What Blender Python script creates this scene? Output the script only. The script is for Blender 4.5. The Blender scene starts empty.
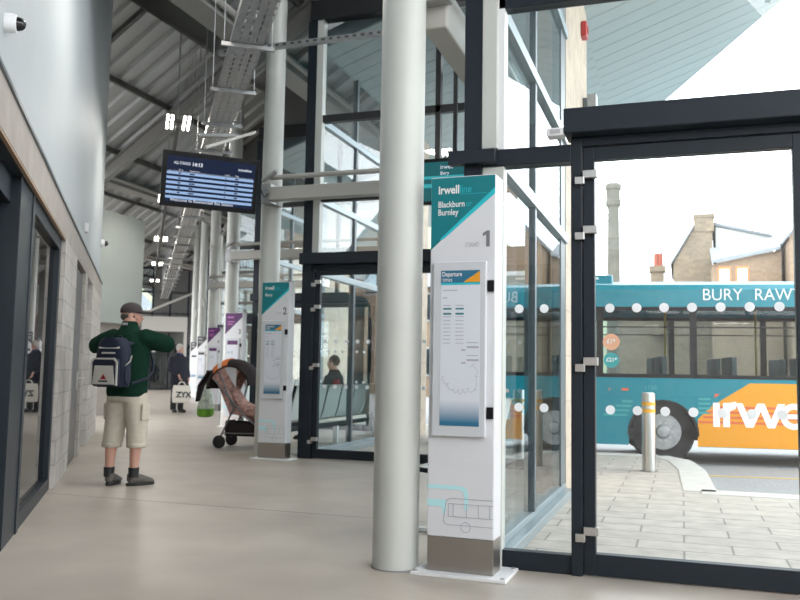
import bpy, math, random
from mathutils import Vector as V, Matrix as M
random.seed(7)
S = bpy.context.scene
COL = S.collection
ANG = math.radians(35.79)                       # the concourse runs 35.79 deg off the door walls
EX = V((math.cos(ANG), math.sin(ANG), 0)); EC = V((-math.sin(ANG), math.cos(ANG), 0))
def cor(xc, yc, z=0): return EX*xc + EC*yc + V((0, 0, z))
CORM = M.Rotation(ANG, 4, 'Z')

# ------------------------------------------------------------------ materials
def mat(name, col, rough=.5, metal=0, emit=None, es=1, noise=None, bump=None, spec=.5, alpha=None):
    m = bpy.data.materials.new(name); m.use_nodes = True
    nt = m.node_tree; b = nt.nodes['Principled BSDF']
    b.inputs['Base Color'].default_value = (*col, 1); b.inputs['Roughness'].default_value = rough
    b.inputs['Metallic'].default_value = metal
    b.inputs['Specular IOR Level'].default_value = spec
    if emit: b.inputs['Emission Color'].default_value = (*emit, 1); b.inputs['Emission Strength'].default_value = es
    if noise:
        sc, amt = noise[:2]; det = noise[2] if len(noise) > 2 else 5
        tc = nt.nodes.new('ShaderNodeTexCoord'); n = nt.nodes.new('ShaderNodeTexNoise')
        n.inputs['Scale'].default_value = sc; n.inputs['Detail'].default_value = det
        r = nt.nodes.new('ShaderNodeValToRGB')
        r.color_ramp.elements[0].position = .3; r.color_ramp.elements[1].position = .7
        r.color_ramp.elements[0].color = (*[c*(1-amt) for c in col], 1)
        r.color_ramp.elements[1].color = (*[min(1, c*(1+amt)) for c in col], 1)
        nt.links.new(tc.outputs['Object'], n.inputs['Vector']); nt.links.new(n.outputs['Fac'], r.inputs['Fac'])
        nt.links.new(r.outputs['Color'], b.inputs['Base Color'])
        if bump:
            bp = nt.nodes.new('ShaderNodeBump'); bp.inputs['Strength'].default_value = bump; bp.inputs['Distance'].default_value = .01
            nt.links.new(n.outputs['Fac'], bp.inputs['Height']); nt.links.new(bp.outputs['Normal'], b.inputs['Normal'])
    return m
def brick(name, c1, c2, mortar, bw, bh, msz=.01, rough=.8, axes='xz', rot=0, bias=0, off=.5):
    m = bpy.data.materials.new(name); m.use_nodes = True
    nt = m.node_tree; b = nt.nodes['Principled BSDF']; b.inputs['Roughness'].default_value = rough
    tc = nt.nodes.new('ShaderNodeTexCoord'); sp = nt.nodes.new('ShaderNodeSeparateXYZ'); cb = nt.nodes.new('ShaderNodeCombineXYZ')
    nt.links.new(tc.outputs['Object'], sp.inputs[0])
    if axes == 'wall':                           # u = x+y so that both faces of a corner get bricks
        ad = nt.nodes.new('ShaderNodeMath'); ad.operation = 'ADD'
        nt.links.new(sp.outputs[0], ad.inputs[0]); nt.links.new(sp.outputs[1], ad.inputs[1])
        nt.links.new(ad.outputs[0], cb.inputs[0]); nt.links.new(sp.outputs[2], cb.inputs[1])
    else:
        d = {'x': 0, 'y': 1, 'z': 2}
        nt.links.new(sp.outputs[d[axes[0]]], cb.inputs[0]); nt.links.new(sp.outputs[d[axes[1]]], cb.inputs[1])
    t = nt.nodes.new('ShaderNodeTexBrick')
    t.inputs['Color1'].default_value = (*c1, 1); t.inputs['Color2'].default_value = (*c2, 1); t.inputs['Mortar'].default_value = (*mortar, 1)
    t.inputs['Scale'].default_value = 1; t.inputs['Brick Width'].default_value = bw; t.inputs['Row Height'].default_value = bh
    t.inputs['Mortar Size'].default_value = msz; t.inputs['Bias'].default_value = bias; t.offset = off
    nt.links.new(cb.outputs[0], t.inputs['Vector'])
    n = nt.nodes.new('ShaderNodeTexNoise'); n.inputs['Scale'].default_value = 6; n.inputs['Detail'].default_value = 6
    nt.links.new(tc.outputs['Object'], n.inputs['Vector'])
    mx = nt.nodes.new('ShaderNodeMix'); mx.data_type = 'RGBA'; mx.blend_type = 'OVERLAY'; mx.inputs[0].default_value = .35
    nt.links.new(t.outputs['Color'], mx.inputs[6]); nt.links.new(n.outputs['Fac'], mx.inputs[7])
    nt.links.new(mx.outputs[2], b.inputs['Base Color'])
    return m
def glass(name, tint=(.93, .965, .97), ior=1.75, rough=.0):
    m = bpy.data.materials.new(name); m.use_nodes = True; nt = m.node_tree
    nt.nodes.remove(nt.nodes['Principled BSDF']); out = nt.nodes['Material Output']
    t = nt.nodes.new('ShaderNodeBsdfTransparent'); t.inputs[0].default_value = (*tint, 1)
    g = nt.nodes.new('ShaderNodeBsdfGlossy'); g.inputs['Roughness'].default_value = rough
    f = nt.nodes.new('ShaderNodeFresnel'); f.inputs['IOR'].default_value = ior
    ge = nt.nodes.new('ShaderNodeNewGeometry'); inv = nt.nodes.new('ShaderNodeMath'); inv.operation = 'SUBTRACT'; inv.inputs[0].default_value = 1
    mu = nt.nodes.new('ShaderNodeMath'); mu.operation = 'MULTIPLY'
    nt.links.new(ge.outputs['Backfacing'], inv.inputs[1]); nt.links.new(f.outputs[0], mu.inputs[0]); nt.links.new(inv.outputs[0], mu.inputs[1])
    x = nt.nodes.new('ShaderNodeMixShader')
    nt.links.new(mu.outputs[0], x.inputs[0]); nt.links.new(t.outputs[0], x.inputs[1]); nt.links.new(g.outputs[0], x.inputs[2])
    nt.links.new(x.outputs[0], out.inputs[0])
    return m

SLATE = mat('slate_powder_coat', (.013, .019, .027), .4, spec=.3)
SLATE_L = mat('grey_powder_coat', (.10, .125, .14), .4)
BLACKM = mat('black_metal', (.012, .013, .015), .45)
PALE = mat('pale_grey_green_paint', (.52, .535, .505), .42, noise=(3, .03))
BEAMP = mat('pale_beige_grey_paint', (.40, .39, .36), .45)
WHITE = mat('white_paint', (.78, .79, .80), .45)
WALLW = mat('white_render', (.42, .455, .475), .6, noise=(1.2, .03))
FARGREY = mat('grey_green_render', (.33, .36, .34), .7, noise=(2, .04))
ROOFM = mat('grey_metal_deck', (.40, .41, .405), .42, .3)
RAFT = mat('dark_grey_steel', (.10, .10, .095), .5)
RAFTL = mat('beige_grey_steel', (.26, .255, .24), .5)
STEEL = mat('brushed_steel', (.56, .55, .53), .3, 1)
STEELW = mat('brushed_steel_warm', (.42, .39, .36), .34, 1)
DARKSTEEL = mat('dark_steel_sheet', (.10, .098, .096), .36, .5)
GALV = mat('galvanised_steel', (.38, .385, .39), .42, .6, noise=(14, .15))
CONC = mat('power_floated_concrete', (.41, .365, .315), .40, noise=(1.6, .12, 8), spec=.4)
STONE = brick('fair_faced_blocks', (.50, .465, .435), (.44, .41, .385), (.36, .335, .31), .45, .225, .008, axes='wall')
LINTEL = mat('precast_stone', (.36, .325, .295), .75, noise=(5, .08))
SAND = mat('sandstone', (.60, .50, .40), .8, noise=(2.5, .12))
SANDB = brick('sandstone_blocks', (.50, .41, .32), (.44, .36, .285), (.38, .31, .25), .9, .45, .008, axes='wall')
PAV = brick('concrete_paving', (.52, .465, .41), (.47, .42, .37), (.27, .245, .22), .62, .30, .008, axes='xy')
KERB = mat('kerb_stone', (.60, .57, .53), .8, noise=(8, .08))
ASPH = mat('asphalt', (.33, .33, .335), .85, noise=(30, .2))
YLINE = mat('yellow_road_paint', (.62, .42, .10), .7)
GLASS = glass('clear_glazing')
GLASSD = glass('shop_glazing', (.55, .60, .62), 1.9)
BUSGL = glass('bus_window_glass', (.80, .84, .85), 1.5)
DOT = mat('frosted_white_dot', (.86, .87, .88), .6)
_n = DOT.node_tree; _t = _n.nodes.new('ShaderNodeBsdfTranslucent'); _t.inputs[0].default_value = (.9, .91, .92, 1); _x = _n.nodes.new('ShaderNodeMixShader'); _x.inputs[0].default_value = .6
_n.links.new(_n.nodes['Principled BSDF'].outputs[0], _x.inputs[1]); _n.links.new(_t.outputs[0], _x.inputs[2]); _n.links.new(_x.outputs[0], _n.nodes['Material Output'].inputs[0])
BUSWHITE = mat('bus_white_vinyl', (.93, .93, .93), .4)
TEAL = mat('teal_print', (.0, .185, .215), .45)
TEALL = mat('light_cyan_print', (.02, .50, .58), .45)
CYANP = mat('pale_cyan_print', (.48, .80, .84), .45)
PURP = mat('purple_print', (.085, .012, .11), .45)
BLKP = mat('black_print', (.012, .012, .014), .45)
TOTW = mat('totem_white_enamel', (.69, .70, .73), .32)
TOTS = mat('totem_side_enamel', (.60, .62, .65), .3)
POSTER = mat('poster_paper', (.70, .73, .80), .3)
PBLUE = mat('poster_blue_print', (.03, .16, .27), .35)
ORANGE = mat('orange_print', (.78, .33, .02), .4)
GREYP = mat('grey_print', (.20, .20, .22), .5)
LGREYP = mat('light_grey_print', (.42, .42, .45), .5)
LINEP = mat('bus_outline_print', (.33, .37, .42), .5)
BUSTEAL = mat('bus_teal_paint', (.0, .22, .29), .25)
BUSTEALL = mat('bus_light_teal_paint', (.02, .33, .34), .3)
BUSYEL = mat('bus_yellow_paint', (.82, .33, .008), .3)
BUSRED = mat('bus_orange_red_paint', (.72, .13, .05), .3)
RUBBER = mat('black_rubber', (.014, .014, .015), .7)
PLASB = mat('black_plastic', (.009, .009, .011), .4, spec=.25)
DIM = mat('bus_interior_grey', (.16, .18, .18), .7)
LAMP = mat('lit_tube', (1, 1, 1), .5, emit=(1, .93, .82), es=14)
SKIN = mat('skin', (.60, .33, .25), .55)
SKINP = mat('pale_skin', (.58, .33, .27), .55)
def gradient(name, c0, c1, z0, z1):
    m = bpy.data.materials.new(name); m.use_nodes = True; nt = m.node_tree; b = nt.nodes['Principled BSDF']; b.inputs['Roughness'].default_value = .35
    tc = nt.nodes.new('ShaderNodeTexCoord'); sp = nt.nodes.new('ShaderNodeSeparateXYZ'); mr = nt.nodes.new('ShaderNodeMapRange'); r = nt.nodes.new('ShaderNodeMix'); r.data_type = 'RGBA'
    nt.links.new(tc.outputs['Object'], sp.inputs[0]); nt.links.new(sp.outputs[2], mr.inputs[0])
    mr.inputs[1].default_value = z0; mr.inputs[2].default_value = z1
    nt.links.new(mr.outputs[0], r.inputs[0]); r.inputs[6].default_value = (*c0, 1); r.inputs[7].default_value = (*c1, 1)
    nt.links.new(r.outputs[2], b.inputs['Base Color']); return m
FOOTER = gradient('poster_footer_print', (.03, .16, .28), (.70, .73, .80), .87, 1.0)

# ------------------------------------------------------------------ mesh builder
class MB:
    def __init__(s, mtx=None): s.v = []; s.f = []; s.m = mtx
    def add(s, vs, fs):
        n = len(s.v); s.v += [V(v) for v in vs]; s.f += [tuple(i+n for i in f) for f in fs]; return s
    def box(s, a, b):
        x0, y0, z0 = [min(p, q) for p, q in zip(a, b)]; x1, y1, z1 = [max(p, q) for p, q in zip(a, b)]
        return s.add([(x0, y0, z0), (x1, y0, z0), (x1, y1, z0), (x0, y1, z0), (x0, y0, z1), (x1, y0, z1), (x1, y1, z1), (x0, y1, z1)],
                     [(3, 2, 1, 0), (4, 5, 6, 7), (0, 1, 5, 4), (1, 2, 6, 5), (2, 3, 7, 6), (3, 0, 4, 7)])
    def prism(s, poly, d):                       # polygon of 3-D points pushed along vector d
        n = len(poly); d = V(d); P = [V(p) for p in poly]
        nrm = V((0, 0, 0))
        for i in range(n): nrm += P[i].cross(P[(i+1) % n])
        if nrm.dot(d) > 0: P = P[::-1]
        return s.add(P+[p+d for p in P], [tuple(range(n)), tuple(range(2*n-1, n-1, -1))]+[(i, n+i, n+(i+1) % n, (i+1) % n)[::1] for i in range(n)])
    def rings(s, rs, cap=True, closed=True):
        n = len(rs[0]); k = len(s.v); s.v += [V(p) for r in rs for p in r]
        for j in range(len(rs)-1):
            for i in range(n if closed else n-1):
                a = k+j*n+i; b = k+j*n+(i+1) % n; s.f.append((a, b, b+n, a+n))
        if cap: s.f.append(tuple(k+i for i in reversed(range(n)))); s.f.append(tuple(k+(len(rs)-1)*n+i for i in range(n)))
        return s
    def tube(s, pts, r, n=10, cap=True, flat=None):   # r: number or list; round caps added by shrinking ends
        P = [V(p) for p in pts]; R = r if isinstance(r, (list, tuple)) else [r]*len(P); rs = []; up = None
        for i, p in enumerate(P):
            t = (P[min(i+1, len(P)-1)]-P[max(i-1, 0)]).normalized()
            if up is None: up = t.orthogonal().normalized() if flat is None else (V(flat)-t*V(flat).dot(t)).normalized()
            else: up = (up-t*up.dot(t)).normalized()
            w = t.cross(up); ri = R[i]; ra, rb = ri if isinstance(ri, tuple) else (ri, ri)
            rs.append([p+up*ra*math.cos(2*math.pi*k/n)+w*rb*math.sin(2*math.pi*k/n) for k in range(n)])
        return s.rings(rs, cap)
    def bar(s, a, b, w, h, up=(0, 0, 1)):        # rectangular bar a->b
        a, b, up = V(a), V(b), V(up); t = (b-a).normalized(); u = (up-t*up.dot(t)).normalized(); r = t.cross(u)
        q = [(-w/2, -h/2), (w/2, -h/2), (w/2, h/2), (-w/2, h/2)]
        return s.rings([[p+r*x+u*z for x, z in q] for p in (a, b)])
    def lathe(s, prof, c=(0, 0, 0), n=24, axis='z', cap=True):
        c = V(c); rs = []
        for r, h in prof:
            ring = []
            for k in range(n):
                a = 2*math.pi*k/n; x, y = r*math.cos(a), r*math.sin(a)
                ring.append(c+(V((x, y, h)) if axis == 'z' else V((h, x, y)) if axis == 'x' else V((y, h, x))))
            rs.append(ring)
        return s.rings(rs, cap)
    def ell(s, c, r, n=16, m=10, rot=None):
        c = V(c); rs = []
        for j in range(m+1):
            ph = math.pi*(j/m)-math.pi/2; cz, sz = max(math.cos(ph), .02), math.sin(ph); ring = []
            for k in range(n):
                a = 2*math.pi*k/n; p = V((r[0]*cz*math.cos(a), r[1]*cz*math.sin(a), r[2]*sz))
                if rot: p = rot @ p
                ring.append(c+p)
            rs.append(ring)
        return s.rings(rs)
    def sect(s, secs, n=20, p=2.3):              # stacked super-ellipse sections (cx,cy,z,rx,ry)
        rs = []
        for cx, cy, z, rx, ry in secs:
            ring = []
            for k in range(n):
                a = 2*math.pi*k/n; ca, sa = math.cos(a), math.sin(a)
                ring.append(V((cx+rx*math.copysign(abs(ca)**(2/p), ca), cy+ry*math.copysign(abs(sa)**(2/p), sa), z)))
            rs.append(ring)
        return s.rings(rs)
    def strip(s, pts, w, y, closed=False, t=.0012):     # flat line drawing on a face looking to -y; pts (x,z)
        P = pts+[pts[0]] if closed else pts
        for (x0, z0), (x1, z1) in zip(P, P[1:]):
            d = V((x1-x0, 0, z1-z0)); L = d.length
            if L < 1e-6: continue
            d /= L; nn = V((-d.z, 0, d.x))*w/2; a = V((x0, y, z0))-d*w/2; b = V((x1, y, z1))+d*w/2
            s.prism([a-nn, b-nn, b+nn, a+nn], (0, t, 0))
        return s
    def disc(s, c, r, n=20, d=(0, .002, 0), ax='y'):
        c = V(c); pts = []
        for k in range(n):
            a = 2*math.pi*k/n
            pts.append(c+(V((r*math.cos(a), 0, r*math.sin(a))) if ax == 'y' else V((0, r*math.cos(a), r*math.sin(a)))))
        return s.prism(pts, d)
    def text(s, txt, x, z, size, y, bold=0, depth=.0012, align='LEFT', width=None):
        c = bpy.data.curves.new('tmp', 'FONT'); c.body = txt; c.size = size; c.offset = bold; c.align_x = align; c.resolution_u = 3
        o = bpy.data.objects.new('tmp', c); me = bpy.data.meshes.new_from_object(o)
        mx = max(v.co.x for v in me.vertices); mn = min(v.co.x for v in me.vertices); sx = width/(mx-mn) if width else 1
        if not width: mn = 0
        vs = [V((x+(v.co.x-mn)*sx, y, z+v.co.y)) for v in me.vertices]
        fs = [tuple(p.vertices) for p in me.polygons]
        s.add(vs, fs)
        bpy.data.objects.remove(o); bpy.data.curves.remove(c); bpy.data.meshes.remove(me)
        return s
    def build(s, name, m, parent=None, bevel=0, smooth=None, remesh=0, iters=4, loc=None, rz=0, sub=0):
        me = bpy.data.meshes.new(name)
        vs = [s.m @ v for v in s.v] if s.m else s.v
        me.from_pydata([tuple(v) for v in vs], [], s.f); me.materials.append(m); me.update()
        o = bpy.data.objects.new(name, me); COL.objects.link(o)
        import bmesh
        bm = bmesh.new(); bm.from_mesh(me); bmesh.ops.recalc_face_normals(bm, faces=bm.faces); bm.to_mesh(me); bm.free()
        if remesh:
            r = o.modifiers.new('r', 'REMESH'); r.mode = 'VOXEL'; r.voxel_size = remesh; r.use_smooth_shade = True
            q = o.modifiers.new('s', 'SMOOTH'); q.iterations = iters; q.factor = .5
        if bevel:
            b = o.modifiers.new('b', 'BEVEL'); b.width = bevel; b.segments = 2; b.limit_method = 'ANGLE'; b.angle_limit = .6
        if sub:
            q = o.modifiers.new('u', 'SUBSURF'); q.levels = q.render_levels = sub
        if remesh or bevel or sub:
            dg = bpy.context.evaluated_depsgraph_get(); dg.update()
            new = bpy.data.meshes.new_from_object(o.evaluated_get(dg)); o.modifiers.clear(); o.data = new; bpy.data.meshes.remove(me); new.name = name; me = new
        if remesh or sub or smooth is not None:
            for p in me.polygons: p.use_smooth = True
            if not remesh and not sub: me.set_sharp_from_angle(angle=math.radians(smooth))
        if parent: o.parent = parent
        if loc is not None: o.location = loc
        if rz: o.rotation_euler = (0, 0, rz)
        return o
def struct(o): o['kind'] = 'structure'; return o
def tag(o, label, cat, group=None):
    o['label'] = label; o['category'] = cat
    if group: o['group'] = group
    return o
def thing(name, label, cat, loc=(0, 0, 0), rz=0, group=None):
    o = bpy.data.objects.new(name, None); COL.objects.link(o); o.empty_display_size = .1
    o.location = loc; o.rotation_euler = (0, 0, rz)
    if label: tag(o, label, cat, group)
    return o
def setting(name, loc=(0, 0, 0), rz=0): return struct(thing(name, None, None, loc, rz))
def dup(root, label=None, loc=None, rz=None, group=None):
    def cp(o, par):
        c = o.copy(); COL.objects.link(c)
        if par: c.parent = par
        for ch in [x for x in bpy.data.objects if x.parent == o and x is not c]: cp(ch, c)
        return c
    kids = list(root.children_recursive)
    r = root.copy(); COL.objects.link(r); m = {root: r}
    for k in kids:
        c = k.copy(); COL.objects.link(c); m[k] = c
    for k in kids: m[k].parent = m[k.parent]
    if label: r['label'] = label
    if loc is not None: r.location = loc
    if rz is not None: r.rotation_euler = (0, 0, rz)
    if group: r['group'] = group
    return r

# ------------------------------------------------------------------ layout of the saw-tooth front
NB = 6
C = [V((-1.13-3.60*k, 5.06+5.20*k, 0)) for k in range(NB+1)]          # inner corners of the bays
TB = [V((0, 0, 0))]+[V((-3.86, 5.13, 0))+V((-3.614, 5.21, 0))*k for k in range(NB-1)]   # stand-to-stand steps
TOT = [V((-1.418, 4.739, 0))+b for b in TB]
VX, PER, VZ, SL = -6.0, 8.0, 6.0, .68
def roof_z(x):
    d = (x-VX) % PER; return VZ+SL*min(d, PER-d)

# ------------------------------------------------------------------ ground
XR = 9.0
poly = [V((XR, -4, 0)), V((XR, C[0].y, 0)), V((C[0].x, C[0].y, 0))]
for k in range(NB): poly += [V((C[k].x, C[k+1].y, 0)), V((C[k+1].x, C[k+1].y, 0))]
poly += [V((C[NB].x, C[NB].y+14, 0)), cor(-6, 52), cor(-6, -9)]
struct(MB().prism([p+V((0, 0, -.2)) for p in poly], (0, 0, .2)).build('floor', CONC))
struct(MB().box((-9, 6.32, .0002), (-1.9, 6.332, .0008)).build('floor_joint', GREYP))
# pavement outside the doors, with the saw-tooth kerb along the bus bays
pv = [(9, 5.06), (9, 9.12), (.16, 9.12), (.10, 11.2), (-.05, 12.4), (-.35, 12.95), (-4.2, 12.95)]
for k in range(1, 5): pv += [(.16-3.6*k-.4, 9.12+5.2*k), (-.33-3.6*k-.4, 13+5.2*k), (-4.2-3.6*k, 13+5.2*k)]
back = [(C[5].x+.0, C[5].y)]
for k in range(4, -1, -1): back += [(C[k].x, C[k+1].y), (C[k].x, C[k].y)]
pm = setting('pavement')
MB().prism([(x, y, -.17) for x, y in pv+back], (0, 0, .168)).build('paving', PAV, pm)
kb = MB()
for a, b in zip(pv[1:], pv[2:]):
    kb.bar((*a, -.075), (*b, -.075), .34, .166)
kb.build('kerb', KERB, pm, bevel=.015)
struct(MB().box((-60, -2, -.5), (60, 75, -.14)).build('road', ASPH))
tag(MB().bar((.3, 11.95, -.139), (9, 13.2, -.139), .09, .004).bar((-1.5, 11.9, -.139), (-.35, 12.0, -.139), .02, .003).build('road_line', YLINE), 'thin yellow line painted on the road beside the bus', 'road marking')

# ------------------------------------------------------------------ concourse roof
cl = setting('ceiling')
deck = MB(); xs = []
for n in range(-2, 5):
    v = VX-PER*n
    for x0, x1 in ((v, v+PER/2), (v-PER/2, v)):
        if x1 > 9.5 or x0 < -36: continue
        y0 = (-9-x0*EX.x)/EX.y; y0 = max(-2.2, y0)
        y1 = (6.0-x0*EX.x)/EX.y if x1 < -1.3 else (5.0-x1*EX.x)/EX.y if x0 < -1.2 else 4.9
        y1 = max(y1, y0+2)
        ya = y0
        ring0, ring1 = [], []
        while ya < y1:
            for dy, dz in ((0, 0), (.22, 0), (.26, .09), (.46, .09), (.50, 0)):
                ring0.append(V((x0, ya+dy, roof_z(x0+1e-4)+dz))); ring1.append(V((x1, ya+dy, roof_z(x1-1e-4)+dz)))
            ya += .50
        m = len(ring0); k = len(deck.v); deck.v += ring0+ring1
        deck.f += [(k+i, k+i+1, k+m+i+1, k+m+i) for i in range(m-1)]
        xs.append((x0, x1, y0, y1))
deck.build('roof_deck', ROOFM, cl)
top = MB()
for x0, x1, y0, y1 in xs:
    top.prism([(x0, y0, roof_z(x0+1e-4)+.12), (x1, y0, roof_z(x1-1e-4)+.12), (x1, y1, roof_z(x1-1e-4)+.12), (x0, y1, roof_z(x0+1e-4)+.12)], (0, 0, .15))
top.build('roof_insulation', RAFTL, cl)
for x0, x1, y0, y1 in xs:
    for n in range(-5, 8):
        y = 17+6.35*n
        if y0+.4 < y < y1-.4:
            z0, z1 = roof_z(x0+1e-4)-.2, roof_z(x1-1e-4)-.2
            b = MB().bar((x0, y, z0-.13), (x1, y, z1-.13), .02, .36)
            b.bar((x0, y, z0-.31), (x1, y, z1-.31), .19, .025).bar((x0, y, z0+.05), (x1, y, z1+.05), .19, .025)
            b.build('rafter', RAFTL, cl)
    for n in range(-5, 8):
        y = 20.2+6.35*n
        if y0+.4 < y < y1-.4: MB().bar((x0, y, roof_z(x0+1e-4)-.06), (x1, y, roof_z(x1-1e-4)-.06), .07, .1).build('secondary_rafter', RAFT, cl)
    s = 1 if roof_z(x1-1e-4) > roof_z(x0+1e-4) else -1
    for d in (.8, 2.25):
        x = x0+d if s > 0 else x1-d
        MB().bar((x, y0, roof_z(x)-.07), (x, y1, roof_z(x)-.07), .07, .13).build('purlin', RAFT, cl)
for n in range(-1, 4):
    v = VX-PER*n; y0 = max(-2.2, (-9-v*EX.x)/EX.y); y1 = (5.0-v*EX.x)/EX.y if n >= 0 else 4.8
    MB().box((v-.2, y0, VZ-.12), (v+.2, y1, VZ+.1)).build('valley_beam', RAFTL, cl)
    MB().tube([(v+.26, y0, VZ), (v+.26, y1, VZ)], .05).build('drain_pipe', BEAMP, cl)

# ------------------------------------------------------------------ left wall (concourse coordinates)
WX = -.75
wl = setting('wall_left')
b = MB(CORM)
b.box((WX-.35, -9, 0), (WX, 1.2, 2.39)).box((WX-.35, 8.6, 0), (WX, 10.1, 2.39)).box((WX-.35, 11.6, 0), (WX, 12.05, 2.39)).box((WX-.35, 13.25, 0), (WX, 16, 2.39))
b.build('block_pier', STONE, wl)
MB(CORM).box((WX-.35, -9, 2.39), (WX, 16, 2.66)).build('stone_lintel', LINTEL, wl)
MB(CORM).box((WX-.025, -6, 2.372), (WX-.002, 8.6, 2.389)).build('lintel_angle', mat('tan_edge', (.36, .24, .15), .5), wl)
MB(CORM).box((WX-.06, -9, 2.661), (WX+.015, 16.02, 2.685)).build('ledge_flashing', SLATE_L, wl)
rs = []
MB(CORM).box((WX-.35, 1.2, 2.374), (WX-.026, 8.6, 2.389)).build('opening_soffit', SLATE, wl)
pth = [(WX-.02, y*1.0) for y in [-9+.5*i for i in range(50)]]+[(WX-.02-.5*(1-math.cos(a)), 15.5+.5*math.sin(a)) for a in [math.pi/2*i/10 for i in range(1, 11)]]+[(WX-3, 16.0)]
m = len(pth); up = MB(CORM)
tp = []
for x, y in pth:
    w = cor(x, y); zt = roof_z(w.x)-.01 
    tp.append((x, y, zt))
up.v = [V((x, y, 2.686)) for x, y in pth]+[V(t) for t in tp]
up.f = [(i, i+1, m+i+1, m+i) for i in range(m-1)]
up.build('upper_render', WALLW, wl, smooth=40)

# shop front in the left wall
sf = setting('window_1')
b = MB(CORM)
gx = WX-.09
b.box((gx-.05, 6.42, 0), (gx+.05, 8.58, .11)).box((gx-.05, 6.42, 2.27), (gx+.05, 8.58, 2.385)).box((gx-.05, 8.46, 0), (gx+.05, 8.6, 2.385))
b.box((gx-.07, 6.36, 0), (gx+.06, 6.46, 2.385))
b.box((WX-.30, 5.80, 0), (WX-.04, 6.36, 2.385))
b.box((WX-.30, -2, 2.2), (WX-.1, 6.36, 2.385))
b.build('window_frame', SLATE, sf, bevel=.004)
MB(CORM).box((gx-.006, 6.46, .11), (gx+.006, 8.46, 2.27)).build('pane', GLASSD, sf)
dl = setting('door_1')
b = MB(CORM); dx = WX-.2
b.box((dx-.03, 3.8, .02), (dx+.03, 3.9, 2.2)).box((dx-.03, 1.2, .02), (dx+.03, 1.3, 2.2)).box((dx-.03, 1.3, .02), (dx+.03, 3.8, .12)).box((dx-.03, 5.48, .02), (dx+.03, 5.70, 2.18)).box((dx-.03, 3.9, .02), (dx+.03, 4.1, 2.18)).box((dx-.03, 4.1, .02), (dx+.03, 5.48, .22)).box((dx-.03, 4.1, 2.06), (dx+.03, 5.48, 2.18)).box((dx-.03, 4.1, 1.62), (dx+.03, 5.48, 1.72))
b.build('door_frame', SLATE, dl, bevel=.004)
MB(CORM).box((dx-.006, 4.1, .22), (dx+.006, 5.48, 2.06)).box((dx-.006, 1.3, .12), (dx+.006, 3.8, 2.2)).build('pane', GLASSD, dl)
MB(CORM).box((dx+.031, 5.0, .235), (dx+.034, 5.47, .36)).build('door_sticker', mat('pale_mint_vinyl', (.55, .72, .70), .4), dl)
# the shop room behind the glazing
rm = setting('wall_back_of_shop')
MB(CORM).box((WX-4.2, .8, 0), (WX-4.0, 8.55, 3)).box((WX-4.2, .7, 0), (WX-.35, .8, 3)).box((WX-4.0, 8.45, 0), (WX-.36, 8.55, 2.9)).build('shop_block_wall', STONE, rm)
MB(CORM).box((WX-4.2, .7, 2.66), (WX-.36, 8.55, 2.8)).build('shop_ceiling', RAFT, rm)
t = thing('display_shelf', 'dark shelving unit inside the shop behind the left glazed screen', 'shelf', cor(WX-3.6, 7.0), ANG)
for z in (.4, .9, 1.4, 1.9): MB().box((-.25, -1.1, z), (.25, 1.1, z+.03)).build('shelf_board', RAFT, t)
MB().box((-.25, -1.13, 0), (.25, -1.1, 2)).build('side_panel', RAFT, t); MB().box((-.25, 1.1, 0), (.25, 1.13, 2)).build('side_panel', RAFT, t)
# steel door and pale door
d2 = setting('door_2')
MB(CORM).box((WX-.14, 10.1, 0), (WX-.06, 11.6, 2.385)).build('door_frame', DARKSTEEL, d2)
MB(CORM).box((WX-.06, 10.18, .01), (WX-.03, 11.52, 2.33)).build('door_leaf', DARKSTEEL, d2, bevel=.004)
MB(CORM).tube([(WX-.03, 11.3, 1.02), (WX+.05, 11.3, 1.02), (WX+.05, 11.12, 1.02)], .012).box((WX-.03, 11.25, .88), (WX-.018, 11.34, 1.1)).build('door_handle', STEEL, d2)
d3 = setting('door_3')
MB(CORM).box((WX-.2, 12.05, 0), (WX-.12, 13.25, 2.385)).build('door_frame', WHITE, d3)
MB(CORM).box((WX-.12, 12.12, .01), (WX-.09, 13.18, 2.3)).build('door_leaf', WHITE, d3, bevel=.004)

# far grey volume and concourse end
fv = setting('wall_far')
MB().box((-19, 16.0, 2.25), (-13.1, 18.05, 4.95)).build('upper_volume', FARGREY, fv)
MB().box((-19, 16.6, 0), (-13.5, 18.0, 2.25)).build('lower_volume', LINTEL, fv)
we = setting('wall_end')
ye = 49
for a, z0, c, z1 in ((-4, 0, -2.4, 7.5), (3.4, 0, 6.5, 7.5), (-2.4, 6.9, 3.4, 7.5), (-2.4, 2.55, 3.4, 4.3), (.5, 4.3, 3.4, 6.9)):
    MB(CORM).box((a, ye, z0), (c, ye+.3, z1)).build('end_panel', RAFT, we)
b = MB(CORM)
for x in (-2.4, -1.45, -.5, .45, 1.4, 2.4, 3.4): b.box((x-.05, ye-.02, 0), (x+.05, ye+.12, 6.9))
for z in (0.03, 2.5, 4.3, 5.5, 6.85): b.box((-2.4, ye, z-.06), (3.4, ye+.12, z+.06))
b.build('end_frame', SLATE, we)
MB(CORM).box((-2.4, ye+.05, 4.3), (.5, ye+.06, 6.9)).build('pane', GLASS, we)
MB(CORM).box((-2.4, ye+.05, 0), (3.4, ye+.06, 2.5)).build('door_pane', GLASSD, we)
MB(CORM).box((-4, ye+3, 0), (6, ye+3.2, 4.2)).build('lobby_wall', RAFT, we)
wb = setting('wall_back_blocker')  # unseen wall added behind the camera to block sky reflected in the doors
MB(CORM).box((WX-.4, -9.3, 0), (13, -9, 3.2)).build('reflection_blocker', FARGREY, wb)
MB().box((9.0, -9, 0), (9.3, 5.0, 3.2)).build('reflection_blocker', FARGREY, wb)
t = thing('fascia_unit', 'beige metal box unit with diagonal brace at far end of the concourse', 'wall unit', cor(.9, ye-1.6, 0), ANG)
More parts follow.
